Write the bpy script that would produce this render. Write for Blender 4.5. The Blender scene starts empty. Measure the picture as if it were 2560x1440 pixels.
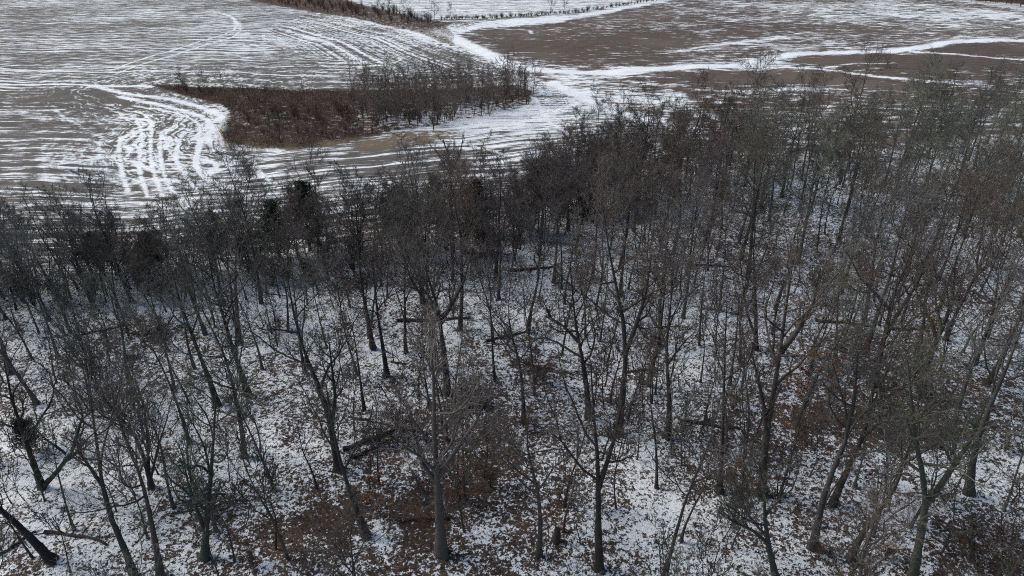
import bpy, math, random
import numpy as np

R = math.radians
C = bpy.context.scene.collection
SC = bpy.context.scene
PI = math.pi

# ------------------------------------------------------------------ camera, sky, sun
CAM_H, PITCH, FPX = 35.0, 29.0, 1707.0          # metres, degrees below horizon, focal length in 2560-wide pixels
cam_d = bpy.data.cameras.new('camera')
cam_d.sensor_width = 36.0
cam_d.lens = 36.0 * FPX / 2560.0
cam_d.clip_end = 6000.0
cam = bpy.data.objects.new('camera', cam_d)
C.objects.link(cam)
cam.location = (0, 0, CAM_H)
cam.rotation_euler = (R(90 - PITCH), 0, 0)
SC.camera = cam

SUN_EL, SUN_AZ = 38.0, 285.0                     # azimuth clockwise from +Y (left of the camera)
world = bpy.data.worlds.new('World')
SC.world = world
world.use_nodes = True
wn = world.node_tree.nodes
wl = world.node_tree.links
bg = wn['Background']
sky = wn.new('ShaderNodeTexSky')
sky.sky_type = 'NISHITA'
sky.sun_disc = False
sky.sun_elevation = R(SUN_EL)
sky.sun_rotation = R(SUN_AZ)
sky.air_density = 1.0
sky.dust_density = 3.5
sky.ozone_density = 1.0
wl.new(sky.outputs[0], bg.inputs[0])
bg.inputs[1].default_value = 0.11

sun_d = bpy.data.lights.new('sun', 'SUN')
sun_d.energy = 1.3
sun_d.angle = R(22)
sun_d.color = (1.0, 0.96, 0.90)
sun = bpy.data.objects.new('sun', sun_d)
C.objects.link(sun)
sun.rotation_euler = (R(90 - SUN_EL), 0, R(180 - SUN_AZ))
SC.view_settings.view_transform = 'Standard'
SC.view_settings.look = 'None'
SC.view_settings.exposure = 0.62
SC.view_settings.gamma = 1.0
SC.view_settings.use_curve_mapping = False
SC.render.engine = 'CYCLES'
SC.cycles.max_bounces = 5
SC.cycles.diffuse_bounces = 3
SC.cycles.glossy_bounces = 1
SC.cycles.transmission_bounces = 1
SC.cycles.use_denoising = False
SC.cycles.filter_width = 1.1

# ------------------------------------------------------------------ photo pixel -> point on the ground
_cp, _sp = math.cos(R(PITCH)), math.sin(R(PITCH))

def ray(px, py):
    a = (px - 1280.0) / FPX
    b = (720.0 - py) / FPX
    return np.array([a, _cp + b * _sp, -_sp + b * _cp])

def at(px, py, z=0.0):
    d = ray(px, py)
    t = (z - CAM_H) / d[2]
    return np.array([d[0] * t, d[1] * t])

def on_plane(px, py, Y):
    """point of the pixel ray on the upright plane y = Y (a trunk stands over its own foot)"""
    d = ray(px, py)
    t = Y / d[1]
    return np.array([d[0] * t, Y, CAM_H + d[2] * t])

def pix(x, y, z=0.0):
    """where a world point shows in the photograph"""
    v = np.array([x, y, z - CAM_H])
    zc = v[1] * _cp - v[2] * _sp
    yc = v[1] * _sp + v[2] * _cp
    if zc < 1:
        return (9999, 9999)
    return (1280 + FPX * v[0] / zc, 720 - FPX * yc / zc)

def hgt(x, y):
    return (0.22 * np.sin(x * 0.11 + 0.7) * np.cos(y * 0.09 + 0.4) + 0.12 * np.sin(x * 0.31 + y * 0.17)
            + 0.05 * np.sin(x * 0.83 - y * 0.71 + 1.0))

rng = np.random.default_rng(41)
random.seed(41)

# ------------------------------------------------------------------ node helpers
class NT:
    def __init__(self, name):
        self.m = bpy.data.materials.new(name)
        self.m.use_nodes = True
        self.t = self.m.node_tree
        self.n = self.t.nodes
        self.bsdf = self.n['Principled BSDF']
        self.bsdf.inputs['Specular IOR Level'].default_value = 0.25

    def new(self, kind, **kw):
        nd = self.n.new(kind)
        for k, v in kw.items():
            setattr(nd, k, v)
        return nd

    def link(self, a, b):
        self.t.links.new(a, b)

    def put(self, sock, v):
        if isinstance(v, bpy.types.NodeSocket):
            self.link(v, sock)
        elif isinstance(v, (tuple, list)):
            sock.default_value = tuple(v) + (1.0,) if len(v) == 3 and len(sock.default_value) == 4 else tuple(v)
        else:
            sock.default_value = v

    def math(self, op, a, b=0.0, c=None, clamp=False):
        nd = self.new('ShaderNodeMath', operation=op)
        nd.use_clamp = clamp
        self.put(nd.inputs[0], a)
        self.put(nd.inputs[1], b)
        if c is not None:
            self.put(nd.inputs[2], c)
        return nd.outputs[0]

    def noise(self, vec, scale, detail=3.0, rough=0.55, dist=0.0, dim='3D', w=None):
        nd = self.new('ShaderNodeTexNoise', noise_dimensions=dim)
        if dim == '1D':
            self.put(nd.inputs['W'], w)
        else:
            self.put(nd.inputs['Vector'], vec)
        nd.inputs['Scale'].default_value = scale
        nd.inputs['Detail'].default_value = detail
        nd.inputs['Roughness'].default_value = rough
        nd.inputs['Distortion'].default_value = dist
        return nd.outputs[0]

    def mapping(self, vec, scale=(1, 1, 1), rot=(0, 0, 0), loc=(0, 0, 0)):
        nd = self.new('ShaderNodeMapping')
        self.put(nd.inputs['Vector'], vec)
        nd.inputs['Location'].default_value = loc
        nd.inputs['Rotation'].default_value = rot
        nd.inputs['Scale'].default_value = scale
        return nd.outputs[0]

    def mix(self, f, a, b):
        nd = self.new('ShaderNodeMix', data_type='RGBA')
        self.put(nd.inputs[0], f)
        self.put(nd.inputs[6], a)
        self.put(nd.inputs[7], b)
        return nd.outputs[2]

    def mixf(self, f, a, b):
        nd = self.new('ShaderNodeMix', data_type='FLOAT')
        self.put(nd.inputs[0], f)
        self.put(nd.inputs[2], a)
        self.put(nd.inputs[3], b)
        return nd.outputs[0]

    def step(self, v, lo, hi):
        nd = self.new('ShaderNodeMapRange', interpolation_type='SMOOTHSTEP')
        self.put(nd.inputs[0], v)
        nd.inputs[1].default_value = lo
        nd.inputs[2].default_value = hi
        return nd.outputs[0]

    def attr(self, name):
        return self.new('ShaderNodeAttribute', attribute_name=name).outputs['Fac']

    def bump(self, h, strength, dist):
        nd = self.new('ShaderNodeBump')
        nd.inputs['Strength'].default_value = strength
        nd.inputs['Distance'].default_value = dist
        self.put(nd.inputs['Height'], h)
        self.link(nd.outputs[0], self.bsdf.inputs['Normal'])

# ------------------------------------------------------------------ ground cover material
def ground_material():
    t = NT('ground_cover')
    pos = t.new('ShaderNodeNewGeometry').outputs['Position']
    wood, soil, brush, grass = (t.attr(a) for a in ('w_wood', 'w_soil', 'w_brush', 'w_grass'))
    far = t.attr('w_far')
    bias, track, rowu, rowd, wrow = (t.attr(a) for a in ('snow', 'track', 'row_u', 'row_d', 'w_row'))
    # woodland: leaves showing through thin snow
    w1 = t.noise(pos, 3.6, 4.0, 0.65, 0.5)
    w2 = t.noise(pos, 0.22, 3.0, 0.6)
    w3 = t.noise(pos, 9.0, 2.0, 0.6)
    s_wood = t.math('ADD', t.math('MULTIPLY', t.math('SUBTRACT', w1, 0.5), 1.45),
                    t.math('MULTIPLY', t.math('SUBTRACT', w2, 0.5), 0.55))
    s_wood = t.math('ADD', s_wood, t.math('MULTIPLY', t.math('SUBTRACT', w3, 0.5), 0.8))
    w4 = t.noise(pos, 0.85, 3.0, 0.6)
    s_wood = t.math('ADD', s_wood, t.math('MULTIPLY', t.math('SUBTRACT', w4, 0.5), 0.6))
    s_wood = t.math('ADD', s_wood, 0.01)
    # stubble: snow lying in the drills
    warp = t.math('MULTIPLY', t.math('SUBTRACT', t.noise(pos, 0.012, 1.0), 0.5), 3.0)
    ua = t.math('ADD', rowu, warp)
    a1 = t.noise(None, 0.45, 3.0, 0.8, dim='1D', w=ua)
    wav = t.math('MULTIPLY', t.math('SINE', t.math('MULTIPLY', ua, 2 * PI / 2.9)), 0.07)
    sepx = t.new('ShaderNodeSeparateXYZ')
    t.link(pos, sepx.inputs[0])
    rv_ = t.new('ShaderNodeCombineXYZ')
    t.link(sepx.outputs[0], rv_.inputs[0])
    t.link(ua, rv_.inputs[1])
    rowv = rv_.outputs[0]
    a2 = t.noise(t.mapping(rowv, (0.035, 0.5, 1.0)), 1.0, 5.0, 0.72)
    a3 = t.noise(t.mapping(rowv, (0.12, 0.9, 1.0)), 1.0, 4.0, 0.72)
    sA = t.math('ADD', t.math('MULTIPLY', t.math('SUBTRACT', a1, 0.5), 1.1), t.math('MULTIPLY', t.math('SUBTRACT', a2, 0.5), 0.6))
    sA = t.math('ADD', sA, wav)
    sA = t.math('ADD', sA, t.math('MULTIPLY', t.math('SUBTRACT', a3, 0.5), 1.25))
    ub = t.math('ADD', rowd, t.math('MULTIPLY', warp, 0.5))
    b1 = t.noise(None, 0.5, 3.0, 0.8, dim='1D', w=ub)
    b2 = t.noise(pos, 0.35, 5.0, 0.7, 0.6)
    sB = t.math('ADD', t.math('MULTIPLY', t.math('SUBTRACT', b1, 0.5), 1.2), t.math('MULTIPLY', t.math('SUBTRACT', b2, 0.5), 1.0))
    fa = t.noise(t.mapping(rowv, (0.30, 1.6, 1.0)), 1.0, 3.0, 0.7)
    fb = t.noise(pos, 1.0, 3.0, 0.7)
    sA = t.math('ADD', t.math('MULTIPLY', sA, 1.15), t.math('MULTIPLY', t.math('SUBTRACT', fa, 0.5), 1.2))
    sB = t.math('ADD', t.math('MULTIPLY', sB, 1.15), t.math('MULTIPLY', t.math('SUBTRACT', fb, 0.5), 1.2))
    s_stub = t.mixf(wrow, sA, sB)
    s_stub = t.math('SUBTRACT', s_stub, 0.07)
    s_stub = t.math('ADD', s_stub, t.math('MULTIPLY', t.math('SUBTRACT', t.noise(pos, 0.03, 2.0), 0.5), 0.5))
    # bare soil with blown streaks
    sv = t.mapping(pos, (0.13, 0.42, 1.0), (0, 0, 0.5))
    c1 = t.noise(sv, 1.0, 6.0, 0.72, 0.3)
    c2 = t.noise(pos, 0.035, 2.0, 0.5)
    s_soil = t.math('ADD', t.math('MULTIPLY', t.math('SUBTRACT', c1, 0.5), 1.7), t.math('MULTIPLY', t.math('SUBTRACT', c2, 0.5), 0.7))
    c3 = t.noise(t.mapping(pos, (0.28, 1.0, 1.0), (0, 0, 0.5)), 1.0, 4.0, 0.72)
    s_soil = t.math('ADD', s_soil, t.math('MULTIPLY', t.math('SUBTRACT', c3, 0.5), 1.5))
    s_soil = t.math('SUBTRACT', s_soil, 0.16)
    # brush and rough grass
    g1 = t.noise(pos, 0.8, 5.0, 0.65)
    s_br = t.math('SUBTRACT', t.math('MULTIPLY', t.math('SUBTRACT', g1, 0.5), 1.2), 0.22)
    s = t.mixf(soil, s_stub, s_soil)
    s = t.mixf(far, s, t.math('ADD', sA, 0.10))
    s = t.mixf(grass, s, s_br)
    s = t.mixf(brush, s, s_br)
    s = t.mixf(wood, s, s_wood)
    s = t.math('ADD', s, bias)
    rag = t.math('MULTIPLY', t.math('SUBTRACT', t.noise(t.mapping(pos, (0.35, 1.0, 1.0)), 1.0, 5.0, 0.78), 0.5), 1.7)
    tr = t.math('SUBTRACT', track, 0.60)
    s = t.math('MAXIMUM', s, t.math('ADD', tr, rag))
    mask = t.mixf(wood, t.step(s, -0.12, 0.17), t.step(s, -0.07, 0.09))
    # colours of what the snow lies on
    lv = t.new('ShaderNodeTexVoronoi', feature='F1')
    t.put(lv.inputs['Vector'], pos)
    lv.inputs['Scale'].default_value = 7.0
    leaf_v = t.new('ShaderNodeSeparateColor')
    t.link(lv.outputs['Color'], leaf_v.inputs[0])
    litter = t.mix(leaf_v.outputs[0], (0.020, 0.016, 0.013), (0.085, 0.060, 0.044))
    litter = t.mix(t.step(t.noise(pos, 0.30, 3.0, 0.6), 0.52, 0.74), litter, (0.095, 0.060, 0.043))
    stub = t.mix(t.noise(pos, 1.3, 5.0, 0.7), (0.050, 0.047, 0.043), (0.130, 0.123, 0.111))
    stub = t.mix(t.step(t.noise(pos, 0.045, 3.0), 0.52, 0.70), stub, (0.100, 0.094, 0.076))
    dirt = t.mix(t.noise(pos, 0.9, 6.0, 0.72), (0.050, 0.039, 0.032), (0.120, 0.095, 0.078))
    fur = t.math('SINE', t.math('MULTIPLY', t.math('ADD', t.math('ADD', rowu, t.math('MULTIPLY', warp, 2.0)), t.math('MULTIPLY', t.noise(pos, 0.3, 3.0), 3.0)), 2 * PI / 3.1))
    dirt = t.mix(t.math('MULTIPLY', t.step(fur, -0.2, 1.0), 0.35), dirt, (0.030, 0.024, 0.020))
    dirt = t.mix(t.math('MULTIPLY', t.step(t.noise(pos, 0.02, 2.0), 0.48, 0.62), 0.5), dirt, (0.125, 0.108, 0.088))
    brs = t.mix(t.noise(pos, 1.5, 5.0, 0.7), (0.034, 0.024, 0.019), (0.110, 0.072, 0.055))
    grs = t.mix(t.noise(pos, 2.0, 5.0, 0.7), (0.060, 0.048, 0.030), (0.205, 0.165, 0.105))
    col = t.mix(soil, stub, dirt)
    col = t.mix(grass, col, grs)
    col = t.mix(brush, col, brs)
    col = t.mix(wood, col, litter)
    snow = t.mix(t.noise(pos, 0.9, 4.0, 0.6), (0.66, 0.705, 0.725), (0.82, 0.865, 0.875))
    t.link(t.mix(mask, col, snow), t.bsdf.inputs['Base Color'])
    t.put(t.bsdf.inputs['Roughness'], t.mixf(mask, 0.95, 0.6))
    hgt_ = t.math('ADD', t.math('MULTIPLY', mask, 0.5), t.math('MULTIPLY', t.noise(pos, 5.0, 3.0, 0.7), 0.7))
    t.bump(hgt_, 0.55, 0.10)
    return t.m

# ------------------------------------------------------------------ where things lie on the ground (read off the photograph)
def pl(*pts):
    return np.array([at(*p) for p in pts])

EDGE = pl((-300, 700), (0, 690), (400, 672), (700, 628), (1000, 604), (1250, 562), (1400, 500), (1500, 452),
          (1700, 412), (2000, 384), (2300, 352), (2560, 334), (2900, 312))
WOOD = np.vstack([[(-170, 62)], EDGE, [(210, 135), (210, -80), (-170, -80)]])
GROVE = pl((370, 214), (600, 220), (860, 228), (1100, 222), (1290, 212), (1338, 232), (1322, 262), (1230, 290),
           (1100, 310), (1000, 325), (900, 345), (700, 366), (570, 358), (548, 330), (580, 292), (560, 264), (470, 240))
GROVE_WOOD = pl((880, 232), (1100, 222), (1290, 212), (1338, 232), (1322, 262), (1230, 290), (1100, 308), (1000, 322), (900, 330))
HEDGE = pl((400, -26), (560, -12), (750, 24), (900, 50), (1000, 70), (1050, 84), (1100, 74), (1130, 56), (1050, 46), (940, 22), (850, 0), (800, -20))
TAN = pl((1040, 62), (1110, 64), (1135, 92), (1130, 112), (1090, 100), (1050, 84))
TAN2 = pl((548, 322), (585, 296), (625, 328), (720, 348), (790, 352), (770, 366), (640, 373), (560, 364))
TAN4 = pl((538, 322), (578, 284), (596, 294), (566, 330), (600, 350), (720, 354), (850, 346), (900, 340), (900, 352), (720, 377), (590, 374), (545, 358))
TAN3 = pl((900, 350), (1060, 322), (1150, 322), (1140, 345), (1000, 368), (880, 378))
CORNER = pl((2380, -4), (2560, 12), (2800, 36), (2800, 14), (2560, -8), (2400, -22))
SOIL = pl((1120, 86), (1290, 172), (1380, 207), (1460, 252), (1560, 292), (1640, 345), (1700, 440), (3300, 350),
          (3300, 60), (2560, 24), (2390, 4), (2200, -18), (1720, -14), (1640, 8), (1400, 57), (1200, 74))
FAR = np.vstack([pl((300, -34), (800, -22), (850, -2), (940, 20), (1050, 44), (1180, 48), (1400, 36), (1640, 3), (1730, -16),
                    (2200, -20), (2400, -26), (3300, -10)), [(2500, 900), (2500, 3500), (-2500, 3500), (-2500, 700)]])
BAND = pl((1150, 82), (1200, 72), (1400, 54), (1650, 6), (1700, -8), (1640, 0), (1420, 38), (1200, 55))

# strips and wheel marks where snow lies: (half width in metres, strength, pixels)
TRACKS = [
    (2.6, 1.0, [(1105, 80), (1200, 126), (1290, 165), (1440, 180), (1560, 178), (1700, 169), (1850, 161), (1950, 142), (2050, 131), (2200, 128), (2300, 121), (2400, 103), (2600, 100)]),
    (1.5, 0.9, [(1700, 172), (1850, 164), (1950, 155)]),
    (1.3, 0.85, [(1560, 180), (1850, 167), (2050, 172), (2150, 186), (2250, 198), (2400, 212)]),
    (1.2, 0.9, [(2290, 131), (2450, 142), (2600, 150)]),
    (0.9, 0.8, [(2060, 168), (2150, 160), (2240, 158)]),
    (2.2, 1.0, [(1380, 204), (1450, 240), (1530, 272), (1610, 300)]),
    (2.4, 0.8, [(1560, 246), (1640, 254), (1700, 250)]),
    (1.8, 0.85, [(1850, 228), (1930, 225), (2060, 220)]),
    (1.6, 0.75, [(1700, 126), (1800, 113), (1960, 93)]),
    (1.0, 0.75, [(1190, 74), (1310, 72), (1330, 82)]),
    (0.55, 0.8, [(1340, 250), (1370, 300), (1440, 345)]),
    (0.55, 0.8, [(1170, 360), (1230, 375), (1265, 385)]),
    (1.0, 0.85, [(1190, 408), (1280, 398), (1420, 375)]),
    (0.55, 0.85, [(270, 175), (450, 120), (560, 85), (590, 66), (570, 42), (520, 30)]),
    (0.55, 0.85, [(292, 181), (470, 126), (582, 91), (602, 68), (582, 44), (530, 27)]),
    (0.55, 0.8, [(700, 176), (900, 170), (980, 158), (1002, 146), (985, 138)]),
    (0.55, 0.7, [(640, 168), (880, 160), (960, 150)]),
    (0.6, 0.9, [(-60, 172), (270, 178), (450, 178), (850, 190)]),
    (0.9, 0.95, [(-60, 210), (100, 210), (220, 212), (380, 218)]),
    (1.1, 0.85, [(220, 212), (330, 236), (440, 250), (530, 278), (556, 300), (548, 330), (556, 352), (600, 366), (700, 376)]),
    (0.9, 0.9, [(300, 240), (400, 262), (500, 290), (530, 320), (520, 345), (540, 372)]),
    (0.42, 0.88, [(330, 262), (430, 280), (490, 305), (500, 330), (480, 350)]),
    (0.55, 1.0, [(300, 290), (370, 300), (375, 320), (320, 335), (300, 350)]),
    (0.42, 0.88, [(300, 340), (298, 380), (305, 430), (320, 480)]),
    (0.42, 0.88, [(380, 320), (376, 380), (385, 430), (405, 485)]),
    (0.55, 0.8, [(560, 385), (575, 420), (610, 450)]),
    (0.55, 0.8, [(630, 395), (650, 430), (690, 460)]),
    (0.42, 0.88, [(340, 300), (355, 330), (350, 380), (350, 430), (370, 490)]),
    (0.42, 0.88, [(405, 330), (400, 380), (412, 440), (440, 492)]),
    (0.42, 0.88, [(455, 340), (440, 390), (465, 440), (500, 480)]),
    (0.6, 1.0, [(505, 345), (490, 395), (500, 430), (560, 470)]),
    (0.55, 1.0, [(515, 395), (540, 410), (535, 420), (512, 438), (540, 455), (600, 475)]),
    (0.55, 0.8, [(512, 438), (560, 418), (580, 404)]),
    (0.55, 0.75, [(100, 414), (150, 415), (230, 400), (310, 384)]),
    (0.55, 0.7, [(135, 268), (160, 292), (250, 340), (270, 345)]),
    (0.8, 0.75, [(150, 350), (200, 349), (250, 356)]),
    (0.55, 0.8, [(-60, 280), (60, 279), (160, 274)]),
    (0.55, 0.75, [(-60, 371), (60, 372), (190, 376)]),
    (0.55, 0.75, [(-60, 402), (60, 404), (200, 408)]),
    (0.55, 0.75, [(-60, 436), (150, 440), (330, 444), (480, 452)]),
    (0.55, 0.7, [(-60, 478), (120, 482), (300, 486)]),
    (0.55, 0.75, [(-60, 538), (40, 540)]),
    (1.4, 0.9, [(1110, 52), (1250, 52), (1400, 44), (1500, 31), (1620, 10)]),
]
# broader places with more (+) or less (-) snow: pixel, radius across, radius along (m), amount
SNOW = [
    (450, 300, 26, 16, 0.20), (420, 400, 22, 18, 0.15), (600, 420, 24, 12, 0.08), (800, 400, 24, 9, -0.05), (1180, 330, 22, 14, 0.20), (1000, 400, 26, 7, -0.08),
    (1290, 290, 15, 14, 0.24), (1080, 100, 22, 26, 0.34), (880, 60, 40, 40, 0.22), (120, 60, 70, 40, -0.03), (500, 40, 50, 30, 0.06), (800, 110, 40, 22, 0.08),
    (120, 250, 30, 10, -0.12), (100, 330, 30, 12, -0.10), (80, 470, 30, 10, -0.06), (300, 230, 12, 4, -0.1), (700, 205, 60, 4, -0.02),
    (2450, 40, 60, 30, 0.34), (2200, 10, 70, 40, 0.26), (1950, 40, 60, 40, 0.12), (1560, 225, 22, 12, 0.16), (1650, 262, 18, 10, 0.16),
    (1250, 115, 24, 22, -0.30), (1800, 60, 40, 40, -0.04), (1500, 100, 40, 40, -0.06), (2200, 148, 26, 10, -0.4), (2450, 118, 22, 12, -0.4), (2050, 190, 30, 12, -0.25),
    (1850, 205, 24, 9, -0.16), (1900, 255, 20, 10, -0.05), (2000, 300, 20, 10, 0.12), (1900, 330, 20, 8, 0.2), (1780, 300, 20, 10, 0.1),
    (1100, 285, 20, 10, 0.24), (1000, 300, 14, 7, 0.2), (1200, 270, 14, 8, 0.2),
    (120, 1180, 9, 6, 0.17), (240, 1100, 7, 5, 0.12), (620, 1120, 8, 5, 0.05), (1150, 1260, 6, 4.6, -0.15), (960, 1330, 5, 3, -0.13), (1330, 1330, 3, 3, -0.14),
    (1260, 1180, 5, 3, -0.08), (720, 1390, 6, 3, -0.08), (950, 1340, 1.6, 1.6, 0.5), (1250, 1310, 2.5, 2.0, 0.26), (1580, 1310, 5, 4, 0.13), (1600, 1120, 4, 3, 0.12), (2300, 1250, 6, 5, 0.11),
    (2450, 1180, 4, 3, 0.12), (1850, 1210, 3, 2, -0.2), (2080, 1010, 5, 3, -0.10), (2260, 1060, 5, 3, -0.16), (1000, 860, 12, 7, 0.06), (1250, 740, 14, 9, 0.10),
    (600, 760, 9, 7, 0.22), (280, 780, 10, 7, 0.13), (1750, 780, 12, 9, 0.08), (1700, 900, 10, 6, 0.08), (2250, 880, 10, 6, 0.05), (380, 830, 6, 2.5, -0.2), (1330, 920, 6, 3, -0.06),
    (1100, 1030, 5, 3, -0.1), (2150, 880, 7, 4, -0.14), (2050, 1080, 5, 3, -0.14), (2400, 1000, 5, 4, -0.12), (1250, 1040, 4, 3, -0.12), (800, 1300, 4, 3, -0.14), (1750, 1060, 5, 2, -0.10), (2500, 1400, 6, 4, -0.16), (1620, 1240, 3, 3, 0.1), (2000, 1400, 5, 3, 0.05), (1500, 1400, 4, 3, 0.05),
]

def pdist(P, line):
    """distance from points P (n,2) to a polyline"""
    best = np.full(len(P), 1e9)
    for a, b in zip(line[:-1], line[1:]):
        d = b - a
        L2 = max((d * d).sum(), 1e-9)
        t = np.clip(((P - a) @ d) / L2, 0, 1)
        q = P - (a + t[:, None] * d)
        best = np.minimum(best, (q * q).sum(1))
    return np.sqrt(best)

def inside(P, poly):
    x, y = P[:, 0], P[:, 1]
    c = np.zeros(len(P), bool)
    j = len(poly) - 1
    for i in range(len(poly)):
        xi, yi = poly[i]
        xj, yj = poly[j]
        if yi != yj:
            c ^= ((yi > y) != (yj > y)) & (x < (xj - xi) * (y - yi) / (yj - yi) + xi)
        j = i
    return c

def sdist(P, poly):
    d = pdist(P, np.vstack([poly, poly[:1]]))
    return np.where(inside(P, poly), d, -d)

def soft(sd, w):
    return np.clip(sd / w + 0.5, 0, 1)

def smooth_curve(pts, n=6):
    """Catmull-Rom through the points"""
    p = np.vstack([2 * pts[0] - pts[1], pts, 2 * pts[-1] - pts[-2]])
    out = []
    for i in range(1, len(p) - 2):
        for k in range(n):
            t = k / n
            out.append(0.5 * ((2 * p[i]) + (p[i + 1] - p[i - 1]) * t + (2 * p[i - 1] - 5 * p[i] + 4 * p[i + 1] - p[i + 2]) * t * t
                              + (3 * p[i] - p[i - 1] - 3 * p[i + 1] + p[i + 2]) * t ** 3))
    out.append(p[-2])
    return np.array(out)

def build_ground():
    def axis(parts):
        return np.unique(np.concatenate(parts).round(3))
    xs = axis([np.arange(-140, 140.1, 0.8), np.arange(-76, 20, 0.4), np.arange(140, 300.1, 1.6), -np.arange(140, 300.1, 1.6), 300 * 1.25 ** np.arange(1, 11), -300 * 1.25 ** np.arange(1, 11)])
    ys = axis([np.arange(10, 180.1, 0.8), np.arange(74, 150, 0.4), np.arange(180, 400.1, 1.6), 400 * 1.25 ** np.arange(1, 10), -np.arange(0, 60.1, 10), [5], [-120, -300, -800, -2000]])
    nx, ny = len(xs), len(ys)
    X, Y = np.meshgrid(xs, ys)
    P = np.stack([X.ravel(), Y.ravel()], 1)
    Z = hgt(P[:, 0], P[:, 1])
    # small wobble so that no boundary is ruler straight
    wob = np.stack([0.9 * np.sin(P[:, 1] * 0.9 + P[:, 0] * 0.3) + 0.5 * np.sin(P[:, 0] * 1.7), 0.9 * np.sin(P[:, 0] * 0.8 + 1.3) + 0.5 * np.sin(P[:, 1] * 1.9 + P[:, 0] * 0.4)], 1)
    Q = P + wob * 0.5
    A = {}
    sd_w = sdist(Q, WOOD)
    A['w_wood'] = soft(sd_w, 3.0)
    sd_s, sd_f = sdist(Q, SOIL), sdist(Q, FAR)
    A['w_soil'] = soft(sd_s, 2.0)
    A['w_far'] = soft(sd_f, 3.0)
    sd_g = sdist(Q, GROVE)
    sd_h = sdist(Q, HEDGE)
    sd_c = sdist(Q, CORNER)
    A['w_brush'] = np.maximum.reduce([soft(sd_g, 1.6), soft(sd_h, 3.0), soft(sd_c, 3.0)])
    A['w_grass'] = np.maximum.reduce([soft(sdist(Q, TAN), 3.0), soft(sdist(Q, TAN2), 2.0), soft(sdist(Q, TAN4), 2.0), soft(sdist(Q, TAN3), 3.0) * 0.85])
    A['w_brush'] = np.minimum(A['w_brush'], 1 - np.maximum(soft(sdist(Q, TAN2), 2.0), soft(sdist(Q, TAN4), 2.0)))
    snow = np.zeros(len(P))
    for px, py, rx, ry, a in SNOW:
        c = at(px, py)
        snow += (a * (0.6 if a > 0 and py > 500 else (0.42 if a > 0 else 1.0))) * np.exp(-((P[:, 0] - c[0]) / rx) ** 2 - ((P[:, 1] - c[1]) / ry) ** 2)
    snow += 0.25 * soft(sdist(Q, BAND), 4.0)
    box = (P[:, 1] > 60) & (P[:, 1] < 420) & (np.abs(P[:, 0]) < 300)
    for ti, wd, am in ((0, 9.0, 0.20), (2, 5.0, 0.16), (5, 7.0, 0.13), (6, 8.0, 0.13), (7, 8.0, 0.20), (8, 7.0, 0.16), (3, 5.0, 0.12)):
        snow[box] += am * np.exp(-(pdist(P[box], smooth_curve(pl(*TRACKS[ti][2]), 3)) / wd) ** 2)
    A['snow'] = snow
    trk = np.zeros(len(P))
    near = (P[:, 1] > 60) & (P[:, 1] < 420) & (np.abs(P[:, 0]) < 300)
    Pn = P[near]
    tn = np.zeros(len(Pn))
    for hw, st, pts in TRACKS:
        d = pdist(Pn, smooth_curve(pl(*pts)))
        tn = np.maximum(tn, st * np.clip(1.1 - 0.5 * d / hw, 0, 1))
    trk[near] = tn
    A['track'] = trk * (1 - A['w_wood'])
    # rows of the stubble: straight ones by distance north, headland ones by distance from the field's edges
    A['row_u'] = P[:, 1] + 0.02 * P[:, 0] - 0.33 * 8.0 * np.logaddexp(0, (np.clip(P[:, 0], -300, 60) + 44) / 8.0) * np.clip((145 - P[:, 1]) / 25, 0, 1)
    arc = pl((300, -30), (560, -14), (750, 24), (900, 50), (1050, 84), (1120, 110), (1290, 168))
    d_arc = np.full(len(P), 200.0)
    d_arc[near] = pdist(Pn, arc)
    d_gr = np.full(len(P), 200.0)
    d_gr[near] = np.abs(sd_g[near])
    A['row_d'] = np.minimum(d_arc, d_gr + 0.3)
    gx = at(560, 300)
    w_tip = np.clip(1.3 - d_gr / 26.0, 0, 1) * np.clip((gx[0] + 16 - P[:, 0]) / 8.0, 0, 1)
    w_arc = np.clip(1.3 - d_arc / 50.0, 0, 1) * (P[:, 0] > -80)
    A['w_row'] = np.maximum(w_tip, w_arc) * np.clip((P[:, 1] - 60) / 10, 0, 1)
    zone = np.zeros(len(P), int)                       # 0 stubble, 1 soil, 2 far, 3 grove/hedge, 4 wood
    zone[sd_s > 0] = 1
    zone[sd_f > 0] = 2
    zone[(sd_g > 0) | (sd_h > 0) | (sd_c > 0)] = 3
    zone[sd_w > 0] = 4
    names = ['stubble_field', 'bare_soil_field', 'far_field', 'rough_ground', 'woodland_floor']
    labels = ['snow-striped stubble field left of the brown soil field', 'brown bare soil field with blown snow streaks',
              'snowy field beyond the hedgerow', 'rough ground under grove and hedgerow', 'leaf litter and thin snow on the woodland floor']
    V = np.column_stack([P, Z])
    i0 = (np.arange(ny - 1)[:, None] * nx + np.arange(nx - 1)[None, :]).ravel()
    F = np.stack([i0, i0 + 1, i0 + 1 + nx, i0 + nx], 1)
    fz = zone[F[:, 0]]
    mat = ground_material()
    for k, nm in enumerate(names):
        f = F[fz == k]
        if not len(f):
            continue
        used, inv = np.unique(f, return_inverse=True)
        me = mesh_np(nm, V[used], inv.reshape(f.shape), mat, smooth=True)
        for an, av in A.items():
            at_ = me.attributes.new(an, 'FLOAT', 'POINT')
            at_.data.foreach_set('value', av[used].astype(np.float32))
        o = bpy.data.objects.new(nm, me)
        C.objects.link(o)
        o['kind'] = 'structure'
        o['label'] = labels[k]

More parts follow.
